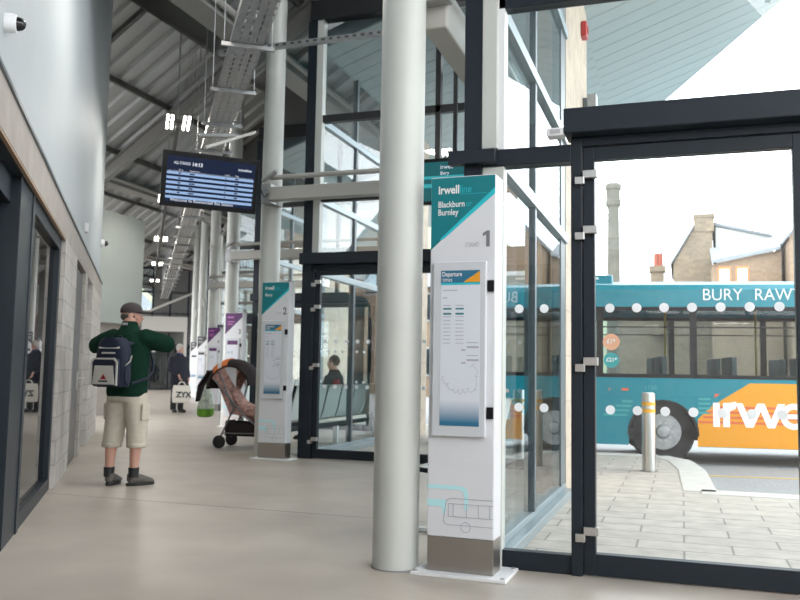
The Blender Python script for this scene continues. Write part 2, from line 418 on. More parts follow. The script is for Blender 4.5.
MB().box((-1, -.3, 3.2), (1.4, .9, 4.0)).build('casing', BEAMP, t)
MB().bar((-1.0, -.35, 4.1), (2.2, -.35, 5.6), .12, .12).build('brace', BEAMP, t)
MB().box((-1.0, -.3, 0), (-.85, .9, 3.2)).box((1.25, -.3, 0), (1.4, .9, 3.2)).build('support_leg', BEAMP, t)

# ------------------------------------------------------------------ glazed saw-tooth front
def dots(axis, c, u0, u1, zs=(1.554, .956), step=.153, r=.027):
    b = MB(); n = int((u1-u0)/step)+1
    for i in range(n):
        u = u0+i*step
        for z in zs:
            if axis == 'x': b.disc((u, c, z), r, 16, (0, .002, 0))
            else: b.disc((c, u, z), r, 16, (.002, 0, 0), 'x')
    return b
TOPZ = 6.0
def hinge(par, x, y, z):
    h = MB().box((x+.0, y-.05, z-.002), (x+.085, y-.005, z+.045)).box((x-.045, y-.06, z-.04), (x+.01, y-.005, z+.006)).build('hinge', STEEL, par, bevel=.003)
    return h
SILL = mat('pale_blue_grey_aluminium', (.27, .33, .36), .32, .3)
for k in range(NB):
    cx, cy = C[k].x, C[k].y; nx = C[k-1].x if k else 6.0; ny = C[k+1].y
    # --- side wall of the bay (runs straight out)
    w = setting('window_%d' % (2+2*k)); pe = cy+3.24
    b = MB()
    b.box((cx-.02, cy+1.35, .12), (cx+.062, cy+1.42, TOPZ))
    b.box((cx-.04, pe-.30, .12), (cx+.045, pe, TOPZ)).box((cx-.05, cy-.02, .0), (cx+.05, cy+.1, TOPZ))
    b.build('mullion', SLATE_L, w, bevel=.004)
    b = MB()
    for z in (2.5, 3.5, 4.6): b.box((cx-.03, cy+.1, z-.045), (cx+.075, pe, z+.045))
    b.build('transom', SILL, w, bevel=.004)
    MB().box((cx-.1, cy+.1, 0), (cx+.12, pe, .07)).box((cx-.05, cy+.1, .07), (cx+.05, pe, .12)).build('window_sill', SILL, w, bevel=.006)
    MB().box((cx+.024, cy+.1, .12), (cx+.036, pe, TOPZ)).build('pane', GLASS, w)
    pr = setting('stone_pier')
    MB().box((cx-.28, pe, -.1), (cx+.05, ny+.02, TOPZ+.3)).build('pier_cladding', SANDB, pr)
    # --- door wall
    w = setting('window_%d' % (3+2*k))
    if k == 0: jx = cx+.51; lw = 1.22
    else: jx = cx+.0; lw = 1.22
    b = MB()
    if k == 0:
        b.box((cx-.155, cy-.06, 0), (cx-.04, cy+.06, TOPZ))
        b.box((cx+.10, cy-.04, 0), (jx, cy+.04, .11)).box((cx-.04, cy-.06, 2.44), (jx, cy+.06, 2.545))
        b.box((cx-.24, cy-.13, 2.45), (cx+.06, cy-.062, 2.535))
        b.box((jx, cy-.06, 0), (jx+.065, cy+.06, 2.58))
    else:
        b.box((cx-.13, cy-.06, 0), (cx+.01, cy+.06, TOPZ)).box((cx+.01, cy-.06, 0), (cx+.06, cy+.06, 2.5))
    b.build('window_frame', SLATE, w, bevel=.004)
    b = MB()
    if k == 0: b.box((cx-.04, cy-.07, 2.55), (cx+.06, cy+.05, TOPZ)).box((cx-.04, cy-.05, 0), (cx+.10, cy+.05, 2.44))
    else: b.box((cx+.01, cy-.07, 2.75), (cx+.11, cy+.05, TOPZ))
    b.build('corner_post', PALE, w, bevel=.008)
    b = MB(); xl = cx+.06 if k == 0 else cx+.11
    if k == 0: b.box((cx+.06, cy-.05, 2.545), (cx+.10, cy+.05, TOPZ))
    b.build('post_trim', WHITE, w) if k == 0 else None
    mx0 = jx+.065+lw+.1 if k == 0 else cx+1.75
    b = MB()
    for z in (3.5, 4.6): b.box((xl, cy-.05, z-.05), (nx, cy+.05, z+.05))
    b.box((xl-.2, cy-.09, TOPZ), (nx, cy+.09, TOPZ+.28))
    q = mx0
    while q < nx-.2:
        b.box((q-.035, cy-.05, 2.73), (q+.035, cy+.05, TOPZ)); q += 1.6
    b.build('upper_frame', BLACKM if k else SLATE, w, bevel=.004)
    MB().box((xl, cy-.006, 2.7), (nx, cy+.006, TOPZ)).build('upper_pane', GLASS, w)
    if k == 0:
        MB().box((cx+.10, cy-.006, .11), (jx, cy+.006, 2.44)).build('sidelight_pane', GLASS, w)
        dots('x', cy-.009, cx+.19, jx-.02).build('frosted_dots', DOT, w)
    if k >= 1:                                   # cladding between the glazing head and the folded roof
        def gable(xa, xb):
            n_ = 12; xs2 = [xa+(xb-xa)*i/n_ for i in range(n_+1)]
            return xs2
        q = gable(cx, nx); gb = MB()
        for a, b_ in zip(q, q[1:]): gb.prism([(a, cy-.03, TOPZ+.28), (b_, cy-.03, TOPZ+.28), (b_, cy-.03, max(roof_z(b_), TOPZ+.3)), (a, cy-.03, max(roof_z(a), TOPZ+.3))], (0, .06, 0))
        gb.box((cx-.03, cy, TOPZ), (cx+.03, ny, max(roof_z(cx), TOPZ+.3))).build('gable_cladding', RAFT, w)
    # header box over the doors
    hx = jx-.03 if k == 0 else cx-.13
    hd = setting('trim_%d' % (k+1))
    MB().box((hx, cy-.17, 2.585), (nx, cy+.06, 2.735)).box((hx+.03, cy-.05, 2.53), (nx, cy+.05, 2.585)).build('door_header_box', SLATE, hd, bevel=.006)
    # door leaves and the fixed light beyond
    x = jx+.068 if k == 0 else cx+.064
    for j in range(3):
        x1 = min(x+lw, nx-.06)
        if x1-x < .3: break
        d = setting('door_%d' % (4+3*k+j))
        b = MB()
        b.box((x, cy-.035, .008), (x+.068, cy+.035, 2.525)).box((x1-.068, cy-.035, .008), (x1, cy+.035, 2.525))
        b.box((x+.068, cy-.035, .008), (x1-.068, cy+.035, .128)).box((x+.068, cy-.035, 2.446), (x1-.068, cy+.035, 2.525))
        b.build('door_frame', SLATE, d, bevel=.004)
        MB().box((x+.068, cy-.006, .128), (x1-.068, cy+.006, 2.446)).build('pane', GLASS, d)
        dots('x', cy-.009, x+.218-.066, x1-.09).build('frosted_dots', DOT, d)
        if j == 0 and k < 3:
            for z in (2.33, 1.995, 1.215, .24): hinge(d, x+.004, cy-.035, z)
        x = x1+.01

# canopy over the stands
for k in range(NB):
    x0 = C[k].x; x1 = C[k-1].x if k else 5.0; y0 = C[k].y+.1
    def ze(x): return 5.62+.36*(x-x0)
    def yl(x): return (8.5-EX.x*x)/EX.y
    cn = setting('canopy'); b = MB()
    y = y0
    while y < yl(x0):
        y2 = min(y+.335, yl(x0)); xe0 = x1; xe1 = x1
        if yl(x1) < y2:
            xe0 = min(x1, (8.5-EX.y*y)/EX.x); xe1 = min(x1, (8.5-EX.y*y2)/EX.x)
        if xe0 > x0+.05: b.prism([(x0, y, ze(x0)), (xe0, y, ze(xe0)), (max(xe1, x0+.02), y2, ze(max(xe1, x0+.02))), (x0, y2, ze(x0))], (0, 0, .03))
        y += .35
    y = C[k+1].y+.35; xl_ = x0-1.6
    while y < yl(x0)+.2:
        b.prism([(xl_, y, ze(xl_)), (x0, y, ze(x0)), (x0, y+.335, ze(x0)), (xl_, y+.335, ze(xl_))], (0, 0, .03)); y += .35
    b.build('soffit_boards', mat('soffit_board', (.37, .425, .42), .5) if k == 0 else bpy.data.materials['soffit_board'], cn)
    MB().prism([(xl_, C[k+1].y+.35, ze(xl_)+.04), (x0, C[k+1].y+.35, ze(x0)+.04), (x0, y, ze(x0)+.04), (xl_, y, ze(xl_)+.04)], (0, 0, .2)).build('canopy_slab', SLATE_L, cn)
    P = [(x0, y0), (x1, y0), (x1, yl(x1)), (x0, yl(x0))]
    MB().prism([(x, y, ze(x)+.04) for x, y in P], (0, 0, .22)).build('canopy_slab', SLATE_L, cn)

# ------------------------------------------------------------------ steel columns, tie beams, tray
CP = [V((-1.635, 4.82, 0)), V((-5.37, 10.235, 0))]
for k in range(2, NB): CP.append(CP[1]+V((-3.614, 5.21, 0))*(k-1))
clab = ['round pale grey steel column nearest the camera, beside the stand one totem', 'round pale grey steel column just behind the stand two totem',
        'round steel column next beyond the stand two totem, behind the stand three totem', 'round steel column behind the stand four totem',
        'round steel column behind the stand five totem', 'farthest round steel column, behind the stand six totem']
for k, p in enumerate(CP):
    zt = roof_z(p.x)-.01
    t = thing('steel_column', clab[k], 'column', p, 0, 'concourse columns')
    MB().lathe([(.138, 0), (.138, zt)], n=40).build('shaft', PALE, t, smooth=40)
    MB().lathe([(.142, 0), (.142, .006)], n=40).build('base_joint', GREYP, t)
    if k > 0: MB().box((.1, -.15, 3.40), (.17, .0, 3.66)).build('beam_bracket', BEAMP, t)
tb = ['pale horizontal beam between the second column and the glazing, above the door header', 'beige beam behind the second column at the third bay', 'beige beam in the fourth bay', 'beige beam in the fifth bay']
for k in range(1, 4):
    p = CP[k]
    t = thing('tie_beam', tb[k-1], 'beam', (0, 0, 0), 0, 'tie beams')
    xa, xb = p.x+.14, C[k-1].x-.37
    MB().box((xa, p.y-.37, 3.43), (xb, p.y-.21, 3.61)).build('beam', BEAMP, t, bevel=.01)
    MB().tube([(xa-.02, p.y-.29, 3.755), (xb, p.y-.29, 3.755)], .035).build('conduit', BEAMP, t, smooth=40)
    MB().box((xa-.12, p.y-.35, 3.40), (xa+.02, p.y-.1, 3.66)).tube([(xa-.1, p.y-.36, 3.7), (xa+.1, p.y-.36, 3.82)], .03).build('bracket', GALV, t)
t = thing('tie_beam', 'pale beam running out from top of the nearest column past the black corner post', 'beam', (0, 0, 0), 0, 'tie beams')
MB().box((-1.56, 4.97, 3.36), (-1.4, 9.5, 3.64)).build('beam', BEAMP, t, bevel=.012)
MB().box((-1.52, 4.87, 3.5), (-1.36, 4.97, 3.72)).tube([(-1.5, 4.95, 3.66), (-1.3, 4.95, 3.70)], .03).build('bracket', GALV, t)
MB().tube([(-1.3, 5.0, 3.62), (-1.3, 9.4, 3.62)], .025).build('conduit', BEAMP, t)

tr = thing('cable_tray', 'long galvanised cable tray hanging from the roof along the concourse', 'cable tray')
b = MB(CORM)
TX0, TX1, TZ = .78, 1.14, 4.72
b.box((TX0, 6.2, TZ), (TX0+.006, 44, TZ+.08)).box((TX1-.006, 6.2, TZ), (TX1, 44, TZ+.08))
for i in range(4):
    xx = TX0+.045+.087*i; b.box((xx-.032, 6.2, TZ), (xx+.032, 44, TZ+.004))
y = 6.2
while y < 30:
    b.box((TX0, y, TZ+.0045), (TX1, y+.06, TZ+.007)); y += .16
b.build('tray', GALV, tr)
for i in range(20):
    y = 9.0+1.55*i
    MB(CORM).box((TX0-.1, y-.02, TZ-.045), (TX1+.12, y+.02, TZ-.002)).build('hanger_bar', GALV, tr)
    b = MB()
    for xx in (TX0-.07, TX1+.09):
        q = cor(xx, y); b.tube([(q.x, q.y, TZ-.05), (q.x, q.y, roof_z(q.x)-.02)], .006, 6)
    b.build('hanger_rod', GALV, tr)
t = thing('cable_tray', 'slotted strut crossing from the cable tray in front of the second column', 'cable tray', group=None)
MB().box((-5.9, 9.55, 5.40), (-1.9, 9.64, 5.46)).build('strut', GALV, t)
for i in range(36): MB().box((-5.8+.11*i, 9.546, 5.415), (-5.75+.11*i, 9.551, 5.445)).build('slot', RAFT, t)
t = thing('batten_light', 'short pale batten light fixed under the cable tray', 'light', cor(.93, 12.1, 4.52), ANG-.3)
MB().box((-.28, -.03, 0), (.28, .03, .04)).build('batten_body', WHITE, t, bevel=.008)
MB().tube([(-.26, 0, -.015), (.26, 0, -.015)], .014).build('tube', BEAMP, t)
t = thing('conduit_pipe', 'thin pipe rising across from the screen to the second column', 'pipe')
MB().tube([cor(.60, 9.75, 3.72), cor(1.26, 10.55, 4.19)], .022).build('pipe', BEAMP, t, smooth=40)

# pendant lights on a track
tk = thing('lighting_track', 'thin black lighting track running along the roof of the concourse', 'lighting track')
MB(CORM).box((.37, 13.9, 5.12), (.43, 42, 5.17)).build('track', BLACKM, tk)
for i in range(5):
    y = 14.3+6.45*i; q = cor(.4, y)
    MB().tube([(q.x, q.y, 5.17), (q.x, q.y, roof_z(q.x))], .007, 6).build('suspension_wire', GALV, tk)
plab = ['nearest bright four tube pendant light, left of the hanging screen', 'second pendant light, mostly behind the hanging screen', 'third pendant light, below the hanging screen',
        'fourth pendant light along the concourse roof', 'fifth and farthest pendant light along the roof']
p0 = None
for i in range(5):
    loc = cor(.40, 13.85+6.45*i, 5.2)
    if not p0:
        p0 = thing('pendant_light', plab[0], 'light', loc, ANG, 'pendant lights')
        MB().box((-.2, -.05, -.02), (.2, .05, .02)).box((-.19, -.3, .02), (-.07, .42, .035)).box((.07, -.3, .02), (.19, .42, .035)).build('fitting_body', BLACKM, p0)
        for x in (-.165, -.09, .10, .175): MB().tube([(x, -.3, -.01), (x, .42, -.01)], .02, 10).build('tube', LAMP, p0, smooth=40)
        MB().tube([(0, 0, .02), (0, 0, 1.6)], .006, 6).build('suspension_wire', GALV, p0)
    else: dup(p0, plab[i], loc)

# ------------------------------------------------------------------ totems
W, H, DP = .40, 2.325, .17
def totem(k):
    hdr = (TEAL, TEAL, PURP, PURP, BLKP, BLKP)[k]
    names = ['tall white stand one totem with teal top and timetable case, nearest the camera', 'white stand two totem with teal top, beyond the pushchair',
             'white totem with purple top, third from the camera', 'white totem with purple top, fourth from the camera',
             'white totem with black top, fifth from the camera', 'white totem with black top, sixth and farthest']
    t = thing('bus_stand_totem', names[k], 'information totem', TOT[k], math.radians(-1.5) if k == 0 else 0, 'bus stand totems')
    MB().box((-.075, -.07, 0), (W+.085, DP+(.1 if k == 0 else .04), .018)).build('base_plate', WHITE, t, bevel=.003)
    for x in (-.05, W+.06):
        for y in ((-.045, DP+.07) if k == 0 else (-.045,)): MB().lathe([(.012, .018), (.012, .026)], (x, y, 0), 10).build('anchor_bolt', STEEL, t)
    MB().box((.003, .003, .018), (W-.003, DP-.003, .212)).build('plinth', STEELW, t, bevel=.003)
    MB().box((0, 0, .213), (W, DP, H)).build('body', TOTW, t, bevel=.008)
    f = -.0015
    # printed top
    z0, z1 = H-.006, 1.855
    MB().prism([(.004, f, H-.006), (W-.006, f, H-.006), (W-.006, f, 2.235), (.004, f, 1.885)], (0, .0014, 0)).build('header_print', hdr, t)
    if k < 2:
        MB().prism([(.055, f-.0006, 1.945), (W-.006, f-.0006, 2.245), (W-.006, f-.0006, 2.208), (.004+.09, f-.0006, 1.958), (.075, f-.0006, 1.945)], (0, .0014, 0)).build('header_stripe', TEALL, t)
        MB().text('irwell', .048, 2.222, .070, f-.0012, .002, width=.128).build('lettering', WHITE, t)
        MB().text('line', .181, 2.222, .070, f-.0012, -.0004, width=.07).build('lettering', TEALL, t)
        MB().box((.18, f-.0006, 2.214), (.345, f-.0001, 2.216)).build('header_rule', TEALL, t)
        b = MB()
        if k == 0: b.text('Blackburn', .048, 2.140, .052, f-.0012, .0008, width=.162); b.text('Burnley', .048, 2.092, .052, f-.0012, .0008, width=.125)
        else: b.text('Bury', .048, 2.135, .056, f-.0012, .0008)
        b.build('lettering', WHITE, t)
        if k == 0: MB().text('or', .220, 2.140, .052, f-.0012, -.0003, width=.035).build('lettering', TEALL, t)
    else:
        pk = mat('pink_print', (.45, .12, .40), .5) if k == 2 else bpy.data.materials['pink_print']
        b = MB()
        for i, (xa, xb, z) in enumerate(((.05, .2, 2.215), (.05, .22, 2.13), (.05, .18, 2.08))): b.box((xa, f-.001, z), (xb, f-.0002, z+(.035 if i == 0 else .022)))
        b.build('lettering', pk if k < 4 else LGREYP, t)
    if k: MB().text(str(k+1), W-.085, 1.895, .128, f-.0004, .006, width=.055).build('stand_number', GREYP, t)
    else: MB().prism([(W-.058, f, 1.895), (W-.036, f, 1.895), (W-.036, f, 1.99), (W-.054, f, 1.99), (W-.078, f, 1.975), (W-.078, f, 1.957), (W-.058, f, 1.966)], (0, .0012, 0)).build('stand_number', GREYP, t)
    if k < 2: MB().text('STAND', W-.185, 1.897, .038, f-.0004, width=.085).build('lettering', LGREYP, t)
    # timetable case
    cx0, cx1, cz0, cz1 = .030, .352, .79, 1.808
    cs = MB().box((cx0, -.03, cz0), (cx1, -.0005, cz1)).build('display_case', TOTS, t, bevel=.006)
    px0, px1, pz0, pz1 = .080, .316, .852, 1.755
    MB().box((px0, -.0315, pz0), (px1, -.0301, pz1)).build('poster', POSTER, cs)
    g = -.0325
    MB().box((px0, g, 1.67), (px1, g+.001, pz1)).build('poster_header', PBLUE if k < 2 else hdr, cs)
    if k < 2:
        MB().prism([(px1-.1, g-.001, 1.685), (px1, g-.001, 1.75), (px1, g-.001, 1.685)], (0, .0008, 0)).build('poster_corner', ORANGE, cs)
        MB().box((px0, g-.0008, 1.67), (px1, g-.0001, 1.682)).build('poster_band', TEALL, cs)
        MB().text('Departure', px0+.008, 1.721, .038, g-.0012, .0006, width=.12).text('times', px0+.008, 1.689, .038, g-.0012, width=.06).build('lettering', WHITE, cs)
    MB().box((px0, g, pz0), (px1, g+.0008, 1.0)).build('poster_footer', FOOTER, cs)
    b = MB()
    for i in range(15):
        z = 1.635-.022*i
        if i in (0, 2): b.box((px0+.012, g, z), (px0+(.10 if i == 0 else .04), g+.0008, z+.006)); continue
        if i in (1, 3): continue
        for x0, w in ((px0+.015, .045), (px0+.09, .05)): b.box((x0, g, z), (x0+w, g+.0008, z+.004))
    b.build('timetable_print', LGREYP, cs); b = MB()
    for z in (1.33, 1.255): b.build('timetable_print', LGREYP, cs); b = MB(); b.box((px1-.075, g, z), (px1-.008, g+.0008, z+.005)); b.box((px1-.075, g, z-.03), (px1-.004, g+.0008, z-.018)); b.box((px1-.11, g, z-.045), (px1-.082, g+.0008, z-.036))
    b.build('timetable_print', LGREYP, cs)
    b = MB()
    for z in (1.525, 1.495):
        for x0, w in ((px0+.015, .05), (px0+.09, .05)): b.box((x0, g-.0004, z), (x0+w, g+.0004, z+.009))
    b.build('timetable_print', TEAL, cs)
    mp = [(.075, 1.145), (.085, 1.12), (.105, 1.105), (.12, 1.08), (.14, 1.075), (.155, 1.06), (.17, 1.07), (.185, 1.052), (.2, 1.075), (.215, 1.06), (.23, 1.08), (.245, 1.066), (.27, 1.075), (.285, 1.11), (.28, 1.15), (.288, 1.19), (.26, 1.22), (.24, 1.215)]
    mp = [(x+.018, z-.02) for x, z in mp]; b = MB().strip(mp, .0022, g)
    for x, z in mp[::2]: b.box((x-.004, g, z+.006), (x+.012, g+.0008, z+.009))
    b.build('route_map_print', LGREYP, cs)
    for z in (1.662, .93): MB().box((W-.044, -.016, z-.033), (W-.006, -.0005, z+.033)).lathe([(.006, -.019), (.006, -.016)], (W-.025, 0, z), 8, 'y').build('case_lock', PLASB, t, bevel=.003)
    # bus outline drawing
    def rr(x0, x1, z0, z1, r, rightopen=False):
        if rightopen: return [(x1, z1), (x0+r, z1), (x0+r*.3, z1-r*.3), (x0, z1-r), (x0-.012, z0+r), (x0-.01, z0+.01), (x0+r*.4, z0), (x1, z0)]
        return [(x0+r, z0), (x1-r, z0), (x1, z0+r), (x1, z1-r), (x1-r, z1), (x0+r, z1), (x0, z1-r), (x0, z0+r)]
    MB().prism([(.003, f, .508), (.205, f, .508), (.235, f, .495), (.248, f, .468), (.248, f, .385), (.226, f, .37), (.226, f, .455), (.212, f, .478), (.195, f, .486), (.003, f, .486)], (0, .0012, 0)).prism([(.003, f, .425), (.115, f, .425), (.115, f, .36), (.095, f, .34), (.095, f, .375), (.08, f, .385), (.003, f, .385)], (0, .0012, 0)).build('cyan_print', CYANP, t)
    b = MB().strip(rr(.115, W-.004, .285, .435, .03, True), .0028, f-.0008)
    b.strip([(.128, .405), (W-.004, .405)], .0026, f-.0008).strip([(.128, .332), (W-.004, .332)], .0026, f-.0008)
    for x in (.132, .16, .24, .31, .375): b.strip([(x, .332), (x, .405)], .0026, f-.0008)
    cpts = [(.235+.028*math.cos(a), .276+.028*math.sin(a)) for a in [2*math.pi*i/18 for i in range(18)]]
    b.strip(cpts, .0026, f-.0008, True).build('bus_outline_print', LINEP, t)
for k in range(NB): totem(k)

# ------------------------------------------------------------------ screens
SCR = mat('screen_navy', (.0, .0, .0), .25, emit=(.010, .018, .05), es=1, spec=.2)
ROW = mat('screen_row', (0, 0, 0), .3, emit=(.30, .45, .72), es=1.1)
SCRW = mat('screen_white', (0, 0, 0), .3, emit=(.8, .85, .95), es=1)
SCRT = mat('screen_teal', (0, 0, 0), .3, emit=(.0, .10, .115), es=1)
SCRC = mat('screen_cyan', (0, 0, 0), .3, emit=(.03, .38, .42), es=1)
t = thing('departure_screen', 'hanging black departure screen with light blue rows, left of the second column', 'screen', (-5.56, 9.05, 3.42), math.radians(37))
t.location = (-5.60, 9.02, 3.50); t.rotation_euler = (math.radians(14), math.radians(.8), math.radians(40))
w, h = .60, .345
MB().box((-w, 0, -h), (w, .07, h)).build('screen_case', PLASB, t, bevel=.01)
iw, ih = .545, .285
MB().box((-iw, -.003, -ih), (iw, -.0005, ih)).build('display', SCR, t)
b = MB()
for i in range(6):
    z = .075-.060*i; b.box((-iw+.005, -.0045, z-.016), (iw-.01, -.0032, z+.016))
b.build('display_row', ROW, t)
b = MB()
for i in range(5):
    z = .075-.060*i
    for x0, ww in ((-.40, .03), (-.265, .05+.03*random.random()), (.18, .012), (.30, .045)): b.box((x0, -.0055, z-.008), (x0+ww, -.0047, z+.008))
b.build('row_text', SCR, t)
b = MB().text('ALL STANDS', -.465, .185, .05, -.0045, .0006, width=.20).text('14:13', -.235, .18, .062, -.0045, .002, width=.12).text('traveline', .33, .185, .045, -.0045, .001, width=.17)
b.text('Welcome to Rawtenstall Bus Station', -.48, -.272, .05, -.0045, .0003, width=.78).text('Time', -.40, .108, .026, -.0045).text('Destination', -.265, .108, .026, -.0045).text('Stand', .17, .108, .026, -.0045).text('Due', .30, .108, .026, -.0045)
b.box((-iw+.02, -.0045, .098), (iw-.02, -.0038, .1005)).build('lettering', SCRW, t)
MB().box((-.1, .07, -.1), (.1, .13, .1)).tube([(0, .1, 0), (.2, .35, .02), (.45, .75, .02)], .03).build('mounting_arm', BLACKM, t)
MB().tube([(.6, .05, .15), (.66, .1, -.02), (.75, .3, -.12), (.86, .45, -.05)], .008, 6).build('cable', PLASB, t)
t = thing('departure_screen', 'teal lit screen in black case partly hidden behind the stand one totem', 'screen', (-2.16, 8.0, 3.10), 0)
MB().box((-.36, 0, -.235), (.36, .07, .235)).build('screen_case', PLASB, t, bevel=.008)
MB().box((-.33, -.003, -.205), (.33, -.0005, .195)).build('display', SCRT, t)
MB().box((-.33, -.0045, .02), (.33, -.0032, .05)).box((-.33, -.0045, -.07), (.33, -.0032, -.03)).build('display_row', SCRC, t)
MB().text('irwell', -.14, .12, .06, -.0045).text('Bury', -.14, .06, .05, -.0045).build('lettering', SCRW, t)
MB().box((-.02, .03, .235), (.02, .06, 1.8)).build('drop_pole', BLACKM, t)
MB().tube([(-.1, .03, .235), (-.08, .03, .30), (.02, .03, .31), (.06, .03, .235)], .008, 6).build('cable', PLASB, t)

# ------------------------------------------------------------------ small fittings
def dome(label, loc, rz, s=1):
    t = thing('security_camera', label, 'security camera', loc, rz, 'wall cameras')
    MB().lathe([(.075*s, 0), (.078*s, .05*s), (.07*s, .085*s), (.058*s, .09*s)], n=28, axis='x').build('camera_base', WHITE, t, smooth=40)
    MB().lathe([(.055*s, .088*s), (.054*s, .105*s), (.045*s, .13*s), (.028*s, .148*s), (.004, .155*s)], n=24, axis='x').build('dome', mat('smoked_dome', (.008, .008, .01), .08), t, smooth=60)
dome('white dome camera high on the near white wall', cor(WX-.022, 4.72, 2.97), ANG, .68)
dome('small dome camera at the far rounded end of the white wall', cor(WX-.04, 15.4, 3.33), ANG, .9)
t = thing('wall_sensor', 'small white sensor on the white wall above the stone lintel', 'sensor', cor(WX-.02, 11.2, 2.92), ANG)
MB().box((0, -.04, -.06), (.05, .04, .06)).build('sensor_body', WHITE, t, bevel=.01)
for lab, x, z in (('white sensor box above the sidelight at the door header', -.70, 2.575),):
    t = thing('door_sensor', lab, 'sensor', (x, C[0].y-.12, z), 0)
    MB().box((-.05, -.045, 0), (.05, .05, .05)).build('sensor_body', WHITE, t, bevel=.008)
    MB().box((-.03, -.048, .012), (.03, -.0455, .038)).build('lens', LGREYP, t)
px = C[0].x+.05
t = thing('fire_alarm', 'small red fire alarm box high on the stone pier', 'alarm', (px, 9.72, 5.22), 0)
MB().box((0, -.09, -.09), (.07, .09, .09)).build('alarm_body', mat('red_plastic', (.45, .02, .02), .4), t, bevel=.015)
MB().lathe([(.05, .07), (.04, .082)], axis='x', n=16).build('sounder', mat('dark_red', (.25, .01, .01), .4), t)
t = thing('wall_light', 'grey bulkhead light on the stone pier below the alarm', 'light', (px, 9.95, 4.32), 0)
MB().box((0, -.11, -.13), (.05, .0, .13)).build('back_plate', SLATE_L, t, bevel=.01); MB().box((.05, -.12, -.16), (.16, .03, .17)).build('lamp_body', GALV, t, bevel=.01)

# ------------------------------------------------------------------ bollards
def bollard(label, p, first=[None]):
    if first[0]: return dup(first[0], label, p)
    t = thing('bollard', label, 'bollard', p, 0, 'steel bollards'); first[0] = t
    MB().lathe([(.082, -.02), (.082, .93), (.078, .955), (.06, .962)], n=32).build('post', STEEL, t, smooth=40)
    for z in (.80, .715): MB().lathe([(.0835, z), (.0835, z+.045)], n=32, cap=False).build('reflective_band', mat('yellow_band', (.85, .42, .01), .4), t, smooth=40)
    MB().lathe([(.11, -.004), (.11, .002)], n=32).build('base_ring', GREYP, t)
bollard('steel bollard with yellow bands outside the door, before the bus wheel', (-.40, 10.85, 0))
bollard('steel bollard with yellow bands seen through the side glazing', (-2.0, 10.80, 0))

# ------------------------------------------------------------------ benches
PERF = mat('perforated_steel', (.66, .71, .68), .4, .2)
def bench(k, label, ns=7):
    t = thing('bench', label, 'bench', (C[k].x-(.40 if k == 0 else .52), C[k].y+(.75 if k == 0 else .28), 0), 0, 'waiting benches')
    MB().box((-.05, 0, .3), (.03, .56*ns+.05, .36)).build('beam', SLATE, t)
    for i in range(ns):
        y0 = .04+.56*i
        pr = [(-.42, .42), (-.38, .45), (-.2, .43), (-.02, .42), (.05, .46), (.09, .58), (.13, .77), (.17, .94), (.2, .96)]
        rs = [[(x, y0, z), (x, y0+.5, z), (x, y0+.5, z+.014) if z < .45 else (x+.014, y0+.5, z), (x, y0, z+.014) if z < .45 else (x+.014, y0, z)] for x, z in pr]
        MB().rings(rs).build('seat', PERF, t, smooth=50)
        if i < 7:
            q = [(-.4, y0-.03, .47), (-.2, y0-.03, .455), (0, y0-.03, .46), (.08, y0-.03, .6), (.17, y0-.03, .95)]
            MB().tube(q, .017, 8).build('seat_edge', SLATE, t)
    for y in ((.15, 1.9, 3.7) if ns > 3 else (.15, .9)):
        MB().box((-.05, y-.03, .03), (.03, y+.03, .3)).box((-.35, y-.03, 0), (.2, y+.03, .03)).build('leg', WHITE, t, bevel=.005)
for k, l, ns in ((0, 'pair of pale metal seats behind the stand one totem', 2), (1, 'row of pale metal seats behind the stand two totem, seen through the second doors', 7), (2, 'row of pale metal seats in the third bay', 7)): bench(k, l, ns)

# ------------------------------------------------------------------ bus
BD = math.radians(8.0)
bus = thing('bus', 'teal and yellow single deck bus parked outside the doors', 'bus', (0, 13.27, -.14), BD)
L0, L1, BW = -3.3, 8.2, 2.5
wx = [-.28, 5.3]
def body_side(y0, y1):
    b = MB()
    b.box((L0+.1, y0, 2.36), (L1-.1, y1, 2.62))
    # lower panel with wheel arches cut as polygon
    pts = [(L0, .27), ]
    for w_ in wx:
        for i in range(13):
            a = math.pi-math.pi*i/12; pts.append((w_+.50*math.cos(a), .44+.50*math.sin(a) if 0 < i < 12 else .27))
    pts += [(L1, .27), (L1, 1.28), (L0, 1.28)]
    return b, pts
for side, (y0, y1) in enumerate(((0, .05), (BW-.05, BW))):
    b, pts = body_side(y0, y1)
    # split the concave panel in strips
    xs_ = sorted(set([p[0] for p in pts]))
    for xa, xb in zip(xs_, xs_[1:]):
        xm = (xa+xb)/2
        def zb(x):
            for w_ in wx:
                if abs(x-w_) < .5: return .44+math.sqrt(max(0, .25-(x-w_)**2))
            return .27
        za, zc = (zb(xa+1e-5), zb(xb-1e-5))
        b.prism([(xa, y0, za), (xb, y0, zc), (xb, y0, 1.28), (xa, y0, 1.28)], (0, y1-y0, 0))
    b.build('side_panel', BUSTEAL, bus)
    p = MB()
    for x in (L0+.02, -1.2, .17, 1.72, 3.25, 4.8, 6.35, L1-.08): p.box((x-.05, y0+.004, 1.28), (x+.05, y1-.004, 2.36))
    p.build('window_pillar', PLASB, bus)
    for xa, xb in ((L0+.07, -1.25), (-1.15, .12), (.22, 1.67), (1.77, 3.2), (3.3, 4.75), (4.85, 6.3), (6.4, L1-.13)):
        wn = MB().box((xa, y0+.012, 1.28), (xb, y0+.024, 2.36)).build('window', BUSGL, bus)
        e = MB()
        e.box((xa, y0+.002, 1.28), (xb, y0+.011, 1.34)).box((xa, y0+.002, 2.30), (xb, y0+.011, 2.36)).box((xa, y0+.006, 2.04), (xb, y0+.011, 2.06))
        e.build('window_seal', PLASB, wn)
MB().sect([(.0, 0, 0, 1, 1)], 4) if False else None
rf = MB()
prof = [(0, 2.62), (.05, 2.70), (.18, 2.76), (BW-.18, 2.76), (BW-.05, 2.70), (BW, 2.62)]
